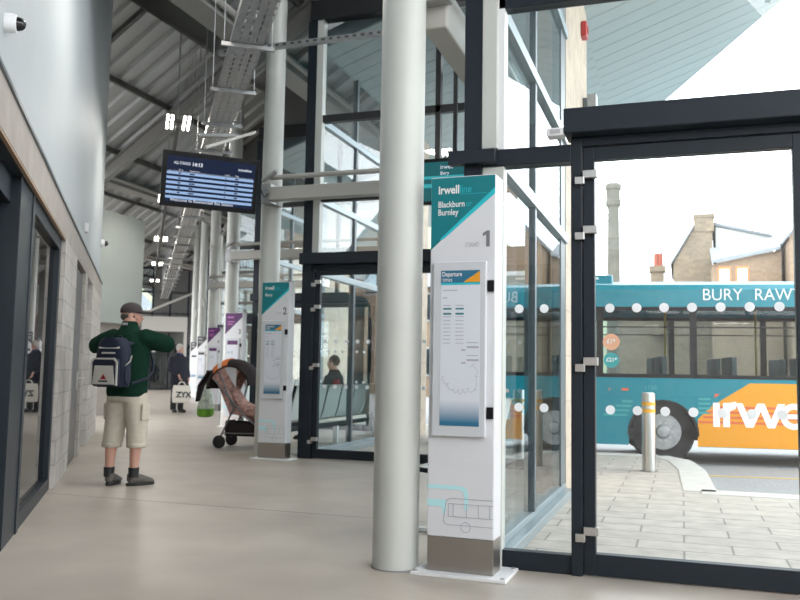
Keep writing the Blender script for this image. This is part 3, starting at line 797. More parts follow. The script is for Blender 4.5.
rf.rings([[(x, y, z) for y, z in prof] for x in (L0+.05, L1-.1)])
rf.build('roof', BUSTEAL, bus, smooth=30)
MB().rings([[(x, y, z) for y, z in ((.25, 2.70), (.30, 2.89), (BW-.3, 2.89), (BW-.25, 2.70))] for x in (L0+.4, -.98)]).build('roof_pod', BUSTEAL, bus, bevel=.03)
MB().box((L0+.8, .28, 2.76), (-1.2, .295, 2.85)).build('pod_vent', WHITE, bus)
for x0, x1 in ((L0, L0+.08), (L1-.08, L1)):
    MB().box((x0, .04, .30), (x1, BW-.04, 1.25)).box((x0, .04, 2.36), (x1, BW-.04, 2.64)).build('end_panel', BUSTEAL, bus)
    MB().box((x0+.03, .06, 1.25), (x0+.045, BW-.06, 2.36)).build('end_window', BUSGL, bus)
MB().box((L0+.1, .06, .36), (L1-.1, BW-.06, .52)).build('bus_floor', RUBBER, bus)
for i in range(9):
    for yy in (.2, 1.5):
        x = L0+1.0+1.02*i
        MB().box((x, yy, .9), (x+.45, yy+.8, 1.0)).box((x-.02, yy, .9), (x+.07, yy+.8, 1.62)).box((x+.1, yy+.3, .5), (x+.2, yy+.5, .9)).build('bus_seat', DIM, bus, bevel=.02)
for x in (-.1, 1.3, 2.7, 4.2): MB().tube([(x, 1.12, .5), (x, 1.12, 2.6)], .018).build('grab_pole', mat('grab_yellow', (.5, .35, .05), .4) if x < 0 else bpy.data.materials['grab_yellow'], bus)
for w_ in wx:
    for y in (.06, BW-.34):
        wh = MB().lathe([(.30, 0), (.44, .0), (.475, .03), (.478, .25), (.44, .28)], (w_, y, .478), 40, 'y').build('wheel', RUBBER, bus, smooth=40)
        hb = MB().lathe([(.265, -.012), (.27, .0), (.24, .03), (.20, .035), (.17, .012), (.10, -.015), (.085, -.05), (.06, -.055)], (w_, y, .478), 32, 'y').build('wheel_hub', GALV, wh, smooth=30)
        n = MB(); hl = MB()
        for i in range(10):
            a = 2*math.pi*i/10
            n.lathe([(.014, -.03), (.014, .01)], (w_+.135*math.cos(a), y, .478+.135*math.sin(a)), 8, 'y')
            hl.lathe([(.024, .022), (.024, .036)], (w_+.215*math.cos(a+.3), y, .478+.215*math.sin(a+.3)), 10, 'y')
        n.build('wheel_nut', STEEL, hb); hl.build('hub_hole', RUBBER, hb)
    arch = [(w_+.50*math.cos(a), .44+.50*math.sin(a)) for a in [math.pi*i/16 for i in range(17)]]
    MB().strip(arch, .035, -.006, t=.02).build('wheel_arch_trim', RUBBER, bus)
    MB().rings([[(w_+.52*math.cos(a), y, .44+.52*math.sin(a)) for a in [math.pi*i/16 for i in range(17)]] for y in (.052, .9)], cap=False, closed=False).build('wheel_well', RUBBER, bus)
# livery
yl_ = -.0025
MB().prism([(.21, yl_, .275), (8.1, yl_, .275), (8.1, yl_, 1.225), (.96, yl_, 1.225), (.42, yl_, .88), (.22, yl_, .68)], (0, .002, 0)).build('yellow_livery', BUSYEL, bus)
b = MB()
for i in range(4):
    z = .62+.075*i; b.box((.225+.07*i, yl_-.0012, z), (2.6, yl_-.0003, z+.035))
b.prism([(.46, yl_-.0012, 1.0), (.54, yl_-.0012, 1.06), (.46, yl_-.0012, 1.06)], (0, .0009, 0)).build('orange_livery', BUSRED, bus)
b = MB()
for i in range(4):
    z = .70+.068*i; b.box((-1.15+.09*i, -.0025, z), (-.80+.03*i if i < 3 else -.72, -.0005, z+.034)); b.box((.23, -.0026, z+.06), (.40, -.0006, z+.09))
b.build('stripe_livery', BUSTEALL, bus)
def blk(b, x0, x1, z0, z1): b.box((x0, yl_-.0034, z0), (x1, yl_-.0014, z1))
lt = MB(); ys = yl_-.0034
blk(lt, .435, .53, .575, .93)
blk(lt, .575, .67, .575, .93); lt.disc((.66, ys+.0002, .80), .0, 3) if False else None
lt.prism([(.66, ys-.0006, .93), (.76, ys-.0006, .95), (.76, ys-.0006, .85), (.66, ys-.0006, .80)], (0, .002, 0))
for i, (xa, xb) in enumerate(((.80, .945), (1.105, .945), (1.105, 1.245), (1.39, 1.245))):
    yo = ys-.0006*(i % 2)
    lt.prism([(xa-.05, yo, .93), (xa+.05, yo, .93), (xb+.05, yo, .575), (xb-.05, yo, .575)], (0, .002, 0))
ce = (1.56, .75); pts = [(ce[0]+.145*math.cos(a), ce[1]+.15*math.sin(a)) for a in [math.radians(d) for d in range(0, 316, 15)]]
el = [(ce[0]+.19*math.cos(math.radians(d)), ce[1]+.19*math.sin(math.radians(d))) for d in range(0, 321, 10)]; il = [(ce[0]+.10*math.cos(math.radians(d)), ce[1]+.105*math.sin(math.radians(d))) for d in range(320, -1, -10)]
for q in range(32):
    lt.prism([(el[q][0], ys, el[q][1]), (el[q+1][0], ys, el[q+1][1]), (il[31-q][0], ys, il[31-q][1]), (il[32-q][0], ys, il[32-q][1])], (0, .002, 0))
lt.box((1.47, ys-.0006, .715), (1.745, ys+.0014, .785))
blk(lt, 1.775, 1.865, .575, 1.08); blk(lt, 1.91, 2.0, .575, 1.08)
lt.build('livery_lettering', BUSWHITE, bus)
MB().text('BURY', .32, 2.46, .255, -.003, -.002, width=.56).text('RAWTENSTALL', 1.06, 2.46, .255, -.003, -.002, width=1.58).build('destination_lettering', BUSWHITE, bus)
MB().text('1730', -.55, 1.10, .09, -.003).build('fleet_number', BUSTEALL, bus)
MB().disc((-1.03, .002, 1.82), .125, 24, (0, .006, 0)).build('orange_sticker', mat('peach_vinyl', (.78, .38, .22), .5), bus)
MB().disc((-1.03, .002, 1.54), .115, 24, (0, .006, 0)).build('teal_sticker', BUSTEALL, bus)
MB().text('£1*', -1.10, 1.80, .09, .0008, .002).text('£21*', -1.11, 1.52, .085, .0008, .002).build('sticker_lettering', WHITE, bus)
MB().box((-.88, -.012, 1.085), (-.78, -.001, 1.12)).build('side_marker', BUSRED, bus)
MB().lathe([(.025, -.012), (.025, 0)], (-1.06, 0, 1.10), 12, 'y').build('fuel_cap', GREYP, bus)

# ------------------------------------------------------------------ town beyond
HS = brick('gritstone_wall', (.24, .185, .125), (.165, .13, .092), (.20, .16, .12), .5, .22, .02, axes='wall')
HB = brick('tan_brick', (.27, .18, .11), (.21, .14, .09), (.25, .19, .14), .24, .08, .012, axes='wall')
HR = brick('dark_red_brick', (.20, .11, .09), (.16, .09, .075), (.22, .16, .14), .3, .1, .012, axes='wall')
SLATER = mat('slate_roof', (.17, .19, .21), .6, noise=(3, .15))
MILL = mat('mill_chimney_brick', (.085, .08, .066), .85, noise=(.6, .2))
REND = mat('pale_render_far', (.40, .40, .385), .8)
D = 55
t = thing('stone_house', 'stone gable end with a big square chimney beyond the bus', 'house', (0, D, 0))
MB().prism([(-.44, 0, -2), (1.9, 0, -2), (1.9, 0, 10.75), (.85, 0, 10.6), (-.44, 0, 8.35)], (0, 9, 0)).build('wall', HS, t)
MB().box((.83, -.05, 10.3), (2.0, .9, 11.35)).box((.78, -.1, 11.2), (2.05, .95, 11.42)).build('chimney', HS, t)
MB().prism([(-.6, -.15, 8.2), (.83, -.15, 10.62), (.83, -.15, 10.8), (-.6, -.15, 8.4)], (0, 9.3, 0)).build('verge', SLATER, t)
MB().prism([(1.9, .2, 10.75), (5.4, .2, 9.85), (5.4, .2, 10.0), (1.9, .2, 10.95)], (0, 6, 0)).build('roof', SLATER, t)
MB().prism([(2.1, .3, 4), (5.4, .3, 4), (5.4, .3, 9.85), (2.1, .3, 10.65)], (0, 5, 0)).build('rendered_wall', REND, t)
t = thing('brick_outbuilding', 'lower tan brick building with lean-to slate roof and two windows, right of the stone gable', 'house', (0, D-4, 0))
MB().prism([(1.75, 0, -2), (5.4, 0, -2), (5.4, 0, 8.45), (1.75, 0, 7.7)], (0, 3, 0)).build('wall', HB, t)
MB().prism([(1.7, -.25, 7.75), (5.35, -.25, 8.45), (5.35, 3, 9.5), (1.7, 3, 8.9)], (0, .05, .18)).build('roof', SLATER, t)
for x in (2.35, 3.3):
    f_ = MB().box((x-.32, -.06, 5.9), (x+.38, .02, 7.55)).build('window', mat('orange_brick_surround', (.55, .22, .09), .7) if x < 3 else bpy.data.materials['orange_brick_surround'], t)
    MB().box((x-.22, -.1, 6.0), (x+.28, -.061, 7.4)).build('pane', WHITE, f_); MB().box((x-.22, -.12, 6.55), (x+.28, -.101, 6.63)).build('glazing_bar', GREYP, f_)
t = thing('brick_house', 'tan brick gable rising at the right edge behind the bus', 'house', (0, D-6, 0))
MB().prism([(5.6, 0, -2), (12, 0, -2), (12, 0, 7.2), (8.2, 0, 11.6), (5.6, 0, 8.9)], (0, 9, 0)).build('wall', HB, t)
MB().prism([(5.45, -.15, 8.75), (8.2, -.15, 11.65), (8.2, -.15, 11.85), (5.45, -.15, 8.95)], (0, 9.2, 0)).prism([(8.2, -.15, 11.65), (12.2, -.15, 7.1), (12.3, -.15, 7.2), (8.2, -.15, 11.85)], (0, 9.2, 0)).build('roof', SLATER, t)
MB().box((7.6, 2, 11), (8.6, 3, 13)).build('chimney', HB, t)
for z in (6.0,):
    f_ = MB().box((8.6, -.05, z), (9.6, .02, z+1.5)).build('window', REND, t); MB().box((8.7, -.08, z+.1), (9.5, -.051, z+1.4)).build('pane', SLATE, f_)
t = thing('mill_chimney', 'tall slim mill chimney standing far behind the bus', 'chimney', (-.0745*150, 150, 0))
MB().lathe([(1.35, -2), (.98, 31.2)], n=24).build('shaft', MILL, t, smooth=40)
MB().lathe([(1.02, 25.2), (1.12, 25.4), (1.02, 25.7)], n=24).lathe([(1.05, 31), (1.35, 31.4), (1.35, 32.2), (1.2, 32.4), (1.2, 34), (1.42, 34.3), (1.42, 35), (1.1, 35.3)], n=24).build('crown', MILL, t, smooth=20)
t = thing('roof_chimney', 'short stone chimney stack with a red pot, left of the gable', 'chimney', (-.026*58, 58, 0))
MB().box((-.42, 0, 4), (.45, .8, 8.3)).box((-.52, -.1, 8.2), (.55, .9, 8.6)).build('stack', HS, t)
MB().lathe([(.18, 8.6), (.15, 9.5)], (-.05, .4, 0), 12).lathe([(.18, 8.6), (.15, 9.5)], (.22, .4, 0), 12).build('pot', mat('terracotta', (.30, .08, .05), .7), t)
MB().prism([(-2.5, .5, 0), (3, .5, 0), (3, .5, 7.4), (-2.5, .5, 7.1)], (0, 5, 0)).build('wall', HS, t)
# terraces seen through the side glazing
for i, (xa, xb, y, hgt, m_, lab) in enumerate(((-26.5, -17.8, 42, 6.6, HR, 'dark red brick terrace seen through the upper side glazing'), (-17.0, -9.2, 44, 6.0, HB, 'tan brick terrace beyond the second bay'), (-60, -52, 66, 7.2, HS, 'stone terrace beyond the far bays'))):
    t = thing('terrace_house', lab, 'house', (0, y, 0))
    MB().box((xa, 0, -2), (xb, 8, hgt)).build('wall', m_, t)
    MB().prism([(xa-.2, -.4, hgt-.1), (xa-.2, 4, hgt+2.4), (xa-.2, 8.4, hgt-.1)], (xb-xa+.4, 0, 0)).build('roof', SLATER, t)
    MB().box((xa+1, 3.4, hgt+1.6), (xa+2.2, 4.6, hgt+3.4)).build('chimney', m_, t)
    x = xa+1
    while x < xb-1.2:
        for z in (1.0, 4.0):
            f_ = MB().box((x, -.05, z), (x+1.0, .02, z+1.6)).build('window', REND, t); MB().box((x+.1, -.08, z+.1), (x+.9, -.051, z+1.5)).build('pane', SLATE, f_)
        x += 2.3
hl = MB(); n = 60
prof = [(-330+10*i, 42+14*math.sin(i*.23+1.1)+6*math.sin(i*.61)) for i in range(n)]
prof = [(x, max(6, z*(1 if x < -60 else max(.1, 1-(x+60)/60)))) for x, z in prof]
hl.rings([[(x, 250+dy, z*f2) for x, z in prof] for dy, f2 in ((-130, -.05), (-90, .25), (-40, .72), (0, 1.0), (80, .6))], cap=False, closed=False)
struct(hl.build('hills', mat('hill_grass', (.20, .22, .13), .9, noise=(.03, .35)), smooth=180))

#PEOPLE-BEGIN
def hand(b, wrist, d, nrm, side, curl=.5, s=1.0):
    # wrist point, direction of the fingers, palm normal (where the fingers curl to), side=+1 when the thumb lies on d x nrm
    w = V(wrist); d = V(d).normalized(); n = V(nrm); n = (n-d*n.dot(d)).normalized(); t = d.cross(n)*side
    b.tube([w-d*.02*s, w+d*.02*s, w+d*.055*s, w+d*.088*s], [(.018*s, .024*s), (.018*s, .034*s), (.017*s, .041*s), (.012*s, .038*s)], 12, flat=n)
    for i, L in enumerate((.068, .078, .073, .056)):
        p = w+d*.085*s+t*(.033-.0222*i)*s; a = curl*.7; pts = [p-d*.02*s, p]; dd = d
        for j, f in enumerate((.45, .32, .26)):
            dd = (dd*math.cos(a)+n*math.sin(a)).normalized(); nn_ = n
            p = p+dd*L*f*s; pts.append(p); a = curl*(.9 if j == 0 else .6)
        b.tube(pts, [.0085*s, .0085*s, .008*s, .0075*s, .006*s], 8)
    p = w+d*.02*s+t*.03*s; q = p+(t*.75+d*.6+n*.25).normalized()*.036*s; q2 = q+(d*.85+n*.45+t*.1).normalized()*.03*s; q3 = q2+(d*.8+n*.6-t*.1).normalized()*.024*s
    b.tube([p-t*.015*s, q, q2, q3], [.012*s, .0105*s, .0095*s, .007*s], 8)
def head(t, b, c, yaw, pitch=0, hair=None, beard=None):
    R = M.Rotation(yaw, 3, 'Z') @ M.Rotation(pitch, 3, 'X'); c = V(c)
    P = lambda x, y, z: c+R @ V((x, y, z))
    b.ell(c+R @ V((0, -.012, .02)), (.076, .093, .098), 20, 14, R); b.ell(P(0, .028, -.045), (.056, .062, .075), 18, 12, R)
    b.ell(P(0, .05, -.095), (.028, .028, .022), 12, 8, R)
    b.tube([P(0, .082, .012), P(0, .098, -.018), P(0, .104, -.033), P(0, .085, -.040)], [.009, .011, .014, .01], 10)
    for s in (-1, 1):
        b.ell(P(s*.078, -.008, -.012), (.010, .020, .032), 10, 8, R); b.ell(P(s*.030, .078, .022), (.022, .010, .008), 10, 6, R); b.ell(P(s*.04, .06, -.03), (.024, .022, .024), 10, 8, R)
    b.ell(P(0, .080, -.062), (.024, .012, .006), 10, 6, R); b.ell(P(0, .079, -.073), (.020, .012, .006), 10, 6, R)
    for s in (-1, 1):
        e = MB().ell(P(s*.030, .0775, .004), (.012, .009, .0075), 12, 8, R).build('eye', bpy.data.materials['eye_white'], t, smooth=90)
        MB().ell(P(s*.030, .0845, .004), (.005, .004, .005), 10, 6, R).build('iris', BLACKM, e, smooth=90)
        if hair: MB().tube([P(s*.016, .088, .027), P(s*.032, .087, .032), P(s*.05, .073, .026)], [.003, .004, .002], 6).build('eyebrow', hair, t)
    return P, R
mat('eye_white', (.7, .68, .65), .3)
FLEECE = mat('dark_green_fleece', (.007, .030, .019), .95, noise=(90, .35), spec=.1)
CHINO = mat('beige_cotton', (.57, .515, .43), .9, noise=(25, .06), spec=.1)
NAVY = mat('navy_fabric', (.010, .015, .035), .8)
CREAM = mat('cream_fabric', (.60, .58, .53), .8)
SHOE = mat('grey_brown_suede', (.13, .12, .105), .85, noise=(40, .2)); SHOED = mat('black_shoe_trim', (.018, .018, .018), .7)
def shoe(t, x, y, yaw, m1, m2):
    R = M.Rotation(yaw, 4, 'Z'); T = M.Translation((x, y, 0)) @ R
    s = MB(T).tube([(0, -.085, .06), (0, -.06, .062), (0, .0, .066), (0, .06, .056), (0, .12, .044), (0, .165, .036), (0, .185, .030)], [(.02, .022), (.05, .038), (.052, .042), (.042, .046), (.032, .05), (.022, .042), (.008, .018)], 18, flat=(0, 0, 1)).tube([(0, -.045, .05), (0, -.045, .115)], [.046, .046], 16).build('shoe', m1, t, remesh=.007)
    MB(T).rings([[(.046*math.cos(a)*(1 if math.sin(a) < 0 else 1.06), .045+.148*math.sin(a), z) for a in [2*math.pi*i/24 for i in range(24)]] for z in (0, .028)]).build('sole', m2, s, bevel=.005)
    MB(T).tube([(-.03, .03, .098), (.03, .045, .095)], .005, 6).tube([(-.033, .06, .088), (.032, .07, .085)], .005, 6).tube([(-.03, .085, .077), (.03, .095, .074)], .005, 6).build('laces', m2, s)

# --- man with the backpack
loc1 = V((-5.255, 7.065, 0))
t = thing('person', 'person in a dark green fleece, cap and cropped beige trousers, standing with both elbows raised', 'person', loc1, math.radians(2)); t.scale = (1.02, 1.02, 1.03)
body = MB()
P, R = head(t, body, (.0, .03, 1.635), math.radians(-62), 0, GREYP)
body.tube([(0, .0, 1.60), (0, -.01, 1.50), (0, -.01, 1.40)], [.056, .06, .09], 14)
body.sect([(0, 0, .84, .13, .10), (0, 0, 1.0, .15, .11), (0, 0, 1.2, .16, .115), (0, 0, 1.38, .15, .1), (0, 0, 1.46, .08, .07)])
aR = [(.16, 0, 1.41), (.335, .15, 1.36), (.11, .33, 1.41)]; aL = [(-.16, 0, 1.41), (-.43, .05, 1.34), (-.11, .32, 1.40)]
for a in (aR, aL): body.tube(a, [.055, .042, .028], 12)
hand(body, aR[2], (-.85, .25, .15), (-.2, -1, 0), 1, .55); hand(body, aL[2], (.85, .3, .15), (.2, -1, 0), -1, .55)
fx = [(-.115, -.02, 12), (.125, .03, -30)]
for x, y, yw in fx:
    body.tube([(x*.8, 0, .88), (x*.9, .01, .52), (x, y-.03, .36), (x, y-.04, .22), (x, y-.045, .08)], [.085, .062, .058, .046, .038], 14)
    body.ell((x, y, .045), (.03, .05, .028))
body.build('body', SKIN, t, remesh=.0075, iters=3)
fl_ = MB().sect([(0, 0, .845, .192, .140), (0, 0, .88, .203, .150), (0, 0, .97, .203, .148), (0, 0, 1.1, .205, .148), (0, 0, 1.25, .218, .150), (0, -.005, 1.36, .215, .142), (0, -.01, 1.44, .16, .115), (0, -.005, 1.50, .095, .088), (0, 0, 1.535, .078, .078), (0, .005, 1.575, .074, .076)], 28)
for a in (aR, aL):
    p0, p1, p2 = [V(q) for q in a]; w = p1.lerp(p2, .86)
    fl_.tube([p0*.8+V((0, 0, .28)), p0, p0.lerp(p1, .55), p1, p1.lerp(p2, .4), w], [.08, .10, .095, .085, .075, .055], 14)
fl_.build('fleece', FLEECE, t, remesh=.011, iters=5)
tr_ = MB().sect([(0, 0, .80, .185, .135), (0, 0, .9, .19, .138), (0, 0, .97, .182, .13)], 26)
for x, y, yw in fx: tr_.tube([(x*.78, 0, .88), (x*.86, .01, .70), (x*.95, y*.6, .55), (x, y-.02, .37)], [(.115, .10), (.112, .102), (.102, .098), (.094, .09)], 18)
tro = tr_.build('cropped_trousers', CHINO, t, remesh=.011, iters=5)
for x, y, yw in fx:
    MB().lathe([(.088, .362), (.093, .366), (.095, .40), (.092, .404)], (x, y-.02, 0), 20).build('trouser_hem', CHINO, tro, smooth=60)
    MB().sect([(x, y-.045, .085, .046, .05), (x, y-.045, .13, .047, .05), (x, y-.043, .175, .050, .052)], 16).build('sock', BLACKM, t, smooth=60)
    shoe(t, x, y, math.radians(yw), SHOE, SHOED)
for s in (-1, 1): MB().box((s*.21-.012, -.05, .62), (s*.21+.012, .07, .78)).build('cargo_pocket', CHINO, tro, bevel=.01)
CAPM = mat('brown_grey_cap', (.055, .045, .045), .9, noise=(60, .2))
cp = MB(); rs = []
for j in range(7):
    ph = (math.pi/2)*j/6; rr_ = math.cos(ph); rs.append([P(.091*max(rr_, .03)*math.cos(a), -.008+.108*max(rr_, .03)*math.sin(a), .045+.085*math.sin(ph)) for a in [2*math.pi*i/24 for i in range(24)]])
cp.rings([[P(.088*math.cos(a), -.008+.105*math.sin(a), .022) for a in [2*math.pi*i/24 for i in range(24)]]]+rs).build('cap', CAPM, t, smooth=50)
cpo = [o for o in t.children if o.name.startswith('cap')][0]
br = [[P(x*.075, .085+.105*math.sqrt(max(0, 1-x*x)), .034-.012*x*x) for x in [i/8-1 for i in range(17)]], [P(x*.082, .06, .036-.012*x*x) for x in [i/8-1 for i in range(17)]]]
k_ = MB().rings([br[0], br[1], [p+R @ V((0, 0, .011)) for p in br[1]], [p+R @ V((0, 0, .011)) for p in br[0]], br[0]], cap=False, closed=False); k_.build('cap_brim', CAPM, cpo, smooth=40)
MB().ell(P(0, -.022, -.012), (.079, .088, .055), 18, 10, R).build('hair', mat('short_grey_hair', (.10, .085, .075), .9, noise=(80, .3)), t, smooth=90)
MB().tube([(-.03, -.083, 1.545), (.03, -.083, 1.545)], [(.012, .003)]*2, 8, flat=(0, 0, 1)).build('collar_label', LGREYP, t)

# --- backpack
t = thing('backpack', 'navy and cream backpack with red triangle, worn by the person in green', 'backpack', loc1+V((0, 0, .95)), math.radians(2)); t.scale = (1, 1, .88)
yb = -.155
MB().rings([[(.175*k*math.copysign(abs(math.cos(a))**.6, math.cos(a)), yb-.085+.085*math.copysign(abs(math.sin(a))**.6, math.sin(a)), z) for a in [2*math.pi*i/28 for i in range(28)]] for z, k in ((.02, .84), (.04, .94), (.15, 1.0), (.32, 1.0), (.45, .93), (.53, .78), (.565, .5))]).build('main_bag', NAVY, t, smooth=60)
def pad(xs0, xs1, z0, z1, y, d, m, name, par, bev=.02): return MB().box((xs0, y-d, z0), (xs1, y, z1)).build(name, m, par, bevel=bev)
fp = pad(-.145, .145, .03, .335, yb-.165, .07, NAVY, 'front_pocket', t, .03)
MB().prism([(-.125, yb-.2365, .05), (.125, yb-.2365, .05), (.105, yb-.2365, .255), (-.105, yb-.2365, .255)], (0, .012, 0)).build('pocket_panel', CREAM, fp, bevel=.004)
MB().strip([(-.142, .05), (-.142, .29), (-.11, .33), (.11, .33), (.142, .29), (.142, .05)], .018, yb-.2375, t=.01).build('piping', CREAM, fp)
MB().prism([(-.035, yb-.2385, .105), (.035, yb-.2385, .105), (0, yb-.2385, .165)], (0, .0018, 0)).build('red_triangle', mat('red_print', (.45, .02, .02), .5), fp)
MB().box((-.05, yb-.2385, .078), (.05, yb-.2368, .094)).prism([(-.012, yb-.2392, .12), (.022, yb-.2392, .12), (.008, yb-.2392, .142)], (0, .0006, 0)).build('mark_lettering', NAVY, fp)
tpn = MB().prism([(-.12, yb-.175, .44), (.12, yb-.175, .44), (.09, yb-.12, .545), (-.09, yb-.12, .545)], (0, .03, .01)).build('top_panel', CREAM, t, bevel=.008)
MB().text('OUTDOOR', -.08, .375, .03, yb-.1745, .001).build('mark_lettering', CREAM, t) if False else None
MB().box((-.075, yb-.175, .385), (.075, yb-.169, .402)).build('mark_lettering', CREAM, t)
for s in (-1, 1):
    MB().ell((s*.172, yb-.095, .15), (.022, .05, .11), 16, 10).build('side_pocket', NAVY, t, smooth=90)
    MB().tube([(s*.175, yb-.05, .36), (s*.183, yb-.085, .30), (s*.178, yb-.14, .26)], [(.006, .03)]*3, 8).build('side_strap', CREAM, t, smooth=60)
    MB().tube([(s*.10, yb+.005, .50), (s*.135, -.08, .545), (s*.155, .0, .545), (s*.165, .10, .46), (s*.175, .165, .32), (s*.2, .14, .2), (s*.225, .0, .12), (s*.17, yb-.02, .06)], [(.012, .032)]*5+[(.008, .018)]*3, 10, flat=(0, -1, .2)).build('shoulder_strap', NAVY, t, smooth=60)
MB().tube([(-.03, yb+.01, .55), (-.02, yb, .59), (.02, yb, .59), (.03, yb+.01, .55)], .009, 8).build('grab_handle', NAVY, t, smooth=60)
MB().tube([(-.17, yb-.06, .12), (-.2, yb-.08, .07), (-.205, yb-.08, .02)], .006, 6).build('strap_end', NAVY, t)

# --- older man with the tote bag
loc2 = V((-12.86, 19.46, 0)); rz2 = math.radians(-118)
t = thing('person', 'white haired person in a long navy coat and black trousers, carrying a tote bag', 'person', loc2, rz2)
t.scale = (1.04, 1.04, 1.06)
WH = mat('white_hair', (.62, .60, .57), .9, noise=(60, .15)); COAT = mat('navy_coat', (.010, .013, .026), .75); DTR = mat('black_trousers', (.010, .010, .012), .8)
body = MB(); P, R = head(t, body, (0, .05, 1.60), math.radians(25), -.12, WH)
body.tube([(0, .03, 1.55), (0, .0, 1.46), (0, -.01, 1.36)], [.058, .062, .09], 14)
body.sect([(0, 0, .84, .14, .11), (0, 0, 1.0, .16, .13), (0, 0, 1.2, .17, .13), (0, 0, 1.36, .15, .1), (0, 0, 1.43, .08, .07)])
aR = [(.19, 0, 1.37), (.28, .03, 1.10), (.13, .29, .93)]; aL = [(-.19, 0, 1.37), (-.26, -.03, 1.08), (-.24, .1, .86)]
for a in (aR, aL): body.tube(a, [.055, .045, .03], 12)
hand(body, aR[2], (-.1, .35, -1), (-1, .1, 0), -1, .95); hand(body, aL[2], (0, .3, -1), (1, 0, 0), 1, .4)
for x in (-.1, .1):
    body.tube([(x, 0, .88), (x*1.0, .01, .5), (x, -.03, .1)], [.085, .06, .04], 14); body.ell((x, 0.02, .05), (.035, .07, .035))
body.build('body', SKINP, t, remesh=.0085, iters=3)
ct = MB().sect([(0, .0, .72, .235, .175), (0, .01, .9, .24, .19), (0, .02, 1.08, .24, .195), (0, .01, 1.25, .235, .17), (0, 0, 1.36, .21, .14), (0, -.005, 1.43, .14, .105), (0, .01, 1.49, .085, .085)], 28)
for a in (aR, aL):
    p0, p1, p2 = [V(q) for q in a]; ct.tube([p0*.85+V((0, 0, .2)), p0, p0.lerp(p1, .5), p1, p1.lerp(p2, .5), p1.lerp(p2, .93)], [.06, .09, .08, .072, .066, .056], 14)
ct.build('coat', COAT, t, remesh=.012, iters=5)
MB().lathe([(.085, 1.44), (.092, 1.50), (.082, 1.505)], (0, .012, 0), 20).build('blue_scarf', mat('blue_scarf', (.03, .06, .22), .8), t, smooth=60)
dt = MB()
for x in (-.1, .1): dt.tube([(x, 0, .85), (x, .01, .5), (x, -.02, .07)], [.11, .088, .075], 16)
dt.build('trousers', DTR, t, remesh=.012, iters=3)
for x in (-.1, .1): shoe(t, x, .02, math.radians(-10 if x > 0 else 10), SHOED, RUBBER)
hr = MB().ell(P(0, -.022, .038), (.090, .094, .098), 20, 12, R)
for s in (-1, 1): hr.ell(P(s*.074, -.015, .0), (.020, .045, .055), 10, 8, R)
hr.build('hair', WH, t, smooth=90)
t = thing('tote_bag', 'cream canvas tote bag with bold black letters in the hand of the white haired person', 'bag', loc2+M.Rotation(rz2, 3, 'Z') @ V((.10, .40, .27)), math.radians(18))
TOTE = mat('cream_canvas', (.66, .63, .57), .9, noise=(20, .05))
MB().rings([[(x*k, y*d, z) for x, y in ((-.23, -.05), (-.12, -.075), (.12, -.075), (.23, -.05), (.23, .05), (.12, .075), (-.12, .075), (-.23, .05))] for z, k, d in ((0, .88, .8), (.03, .97, 1.15), (.2, 1.02, 1.2), (.38, .98, .75), (.46, .92, .3))]).build('bag_body', TOTE, t, smooth=50)
for y in (-.02, .02): MB().tube([(-.10, y, .45), (-.06, y, .53), (0, y*.3, .555), (.06, y, .53), (.10, y, .45)], [(.004, .014)]*5, 8, flat=(0, 1, 0)).build('handle', TOTE, t, smooth=60)
MB().text('ZYX', -.115, .15, .20, -.0945, .009).build('printed_letters', BLKP, t)

# --- seated person in the second bay
t = thing('person', 'dark haired person in black and red seated behind the second glass doors', 'person', (C[1].x-.62, 12.55, .05), math.radians(90))
body = MB(); P, R = head(t, body, (0, .03, 1.25), 0, 0, BLACKM)
body.tube([(0, .02, 1.2), (0, 0, 1.1), (0, 0, 1.0)], [.055, .06, .09], 12)
body.sect([(0, .0, .48, .17, .13), (0, 0, .7, .155, .115), (0, 0, .9, .17, .115), (0, 0, 1.02, .15, .1), (0, 0, 1.09, .08, .07)])
arms = [[(s*.19, 0, 1.02), (s*.25, .08, .75), (s*.14, .32, .66)] for s in (-1, 1)]
for s, a in zip((-1, 1), arms): body.tube(a, [.055, .043, .03], 12); hand(body, a[2], (-s*.5, .8, -.1), (0, -.2, -1), -s, .5)
lg = [[(s*.1, .0, .52), (s*.12, .42, .50), (s*.12, .43, .3), (s*.12, .42, .08)] for s in (-1, 1)]
for a in lg: body.tube(a, [.085, .065, .055, .04], 12); body.ell((a[3][0], .46, .05), (.035, .07, .035))
body.build('body', SKIN, t, remesh=.009, iters=3)
jk = MB().sect([(0, .0, .50, .2, .15), (0, 0, .7, .19, .145), (0, 0, .9, .205, .14), (0, 0, 1.02, .19, .125), (0, 0, 1.1, .1, .09), (0, .01, 1.14, .08, .08)], 24)
for a in arms:
    p0, p1, p2 = [V(q) for q in a]; jk.tube([p0, p0.lerp(p1, .5), p1, p1.lerp(p2, .9)], [.085, .075, .068, .05], 12)
jk.build('jacket', mat('black_jacket', (.012, .012, .014), .8), t, remesh=.012)
pt = MB()
for a in lg: pt.tube([(a[0][0], -.05, .53)]+a[1:3]+[(a[3][0], .42, .1)], [.10, .085, .075, .065], 14)
pt.build('trousers', DTR, t, remesh=.012)
for s in (-1, 1): shoe(t, s*.12, .46, 0, SHOED, RUBBER)
MB().ell(P(0, -.022, .03), (.086, .095, .098), 18, 12, R).build('hair', mat('dark_hair', (.012, .010, .009), .7), t, smooth=90)
MB().sect([(-.13, -.01, .62, .09, .15), (-.13, -.01, .85, .09, .15), (-.12, -.005, .98, .07, .13)], 18).build('red_panel', mat('red_fabric', (.28, .02, .02), .8), t, smooth=60)

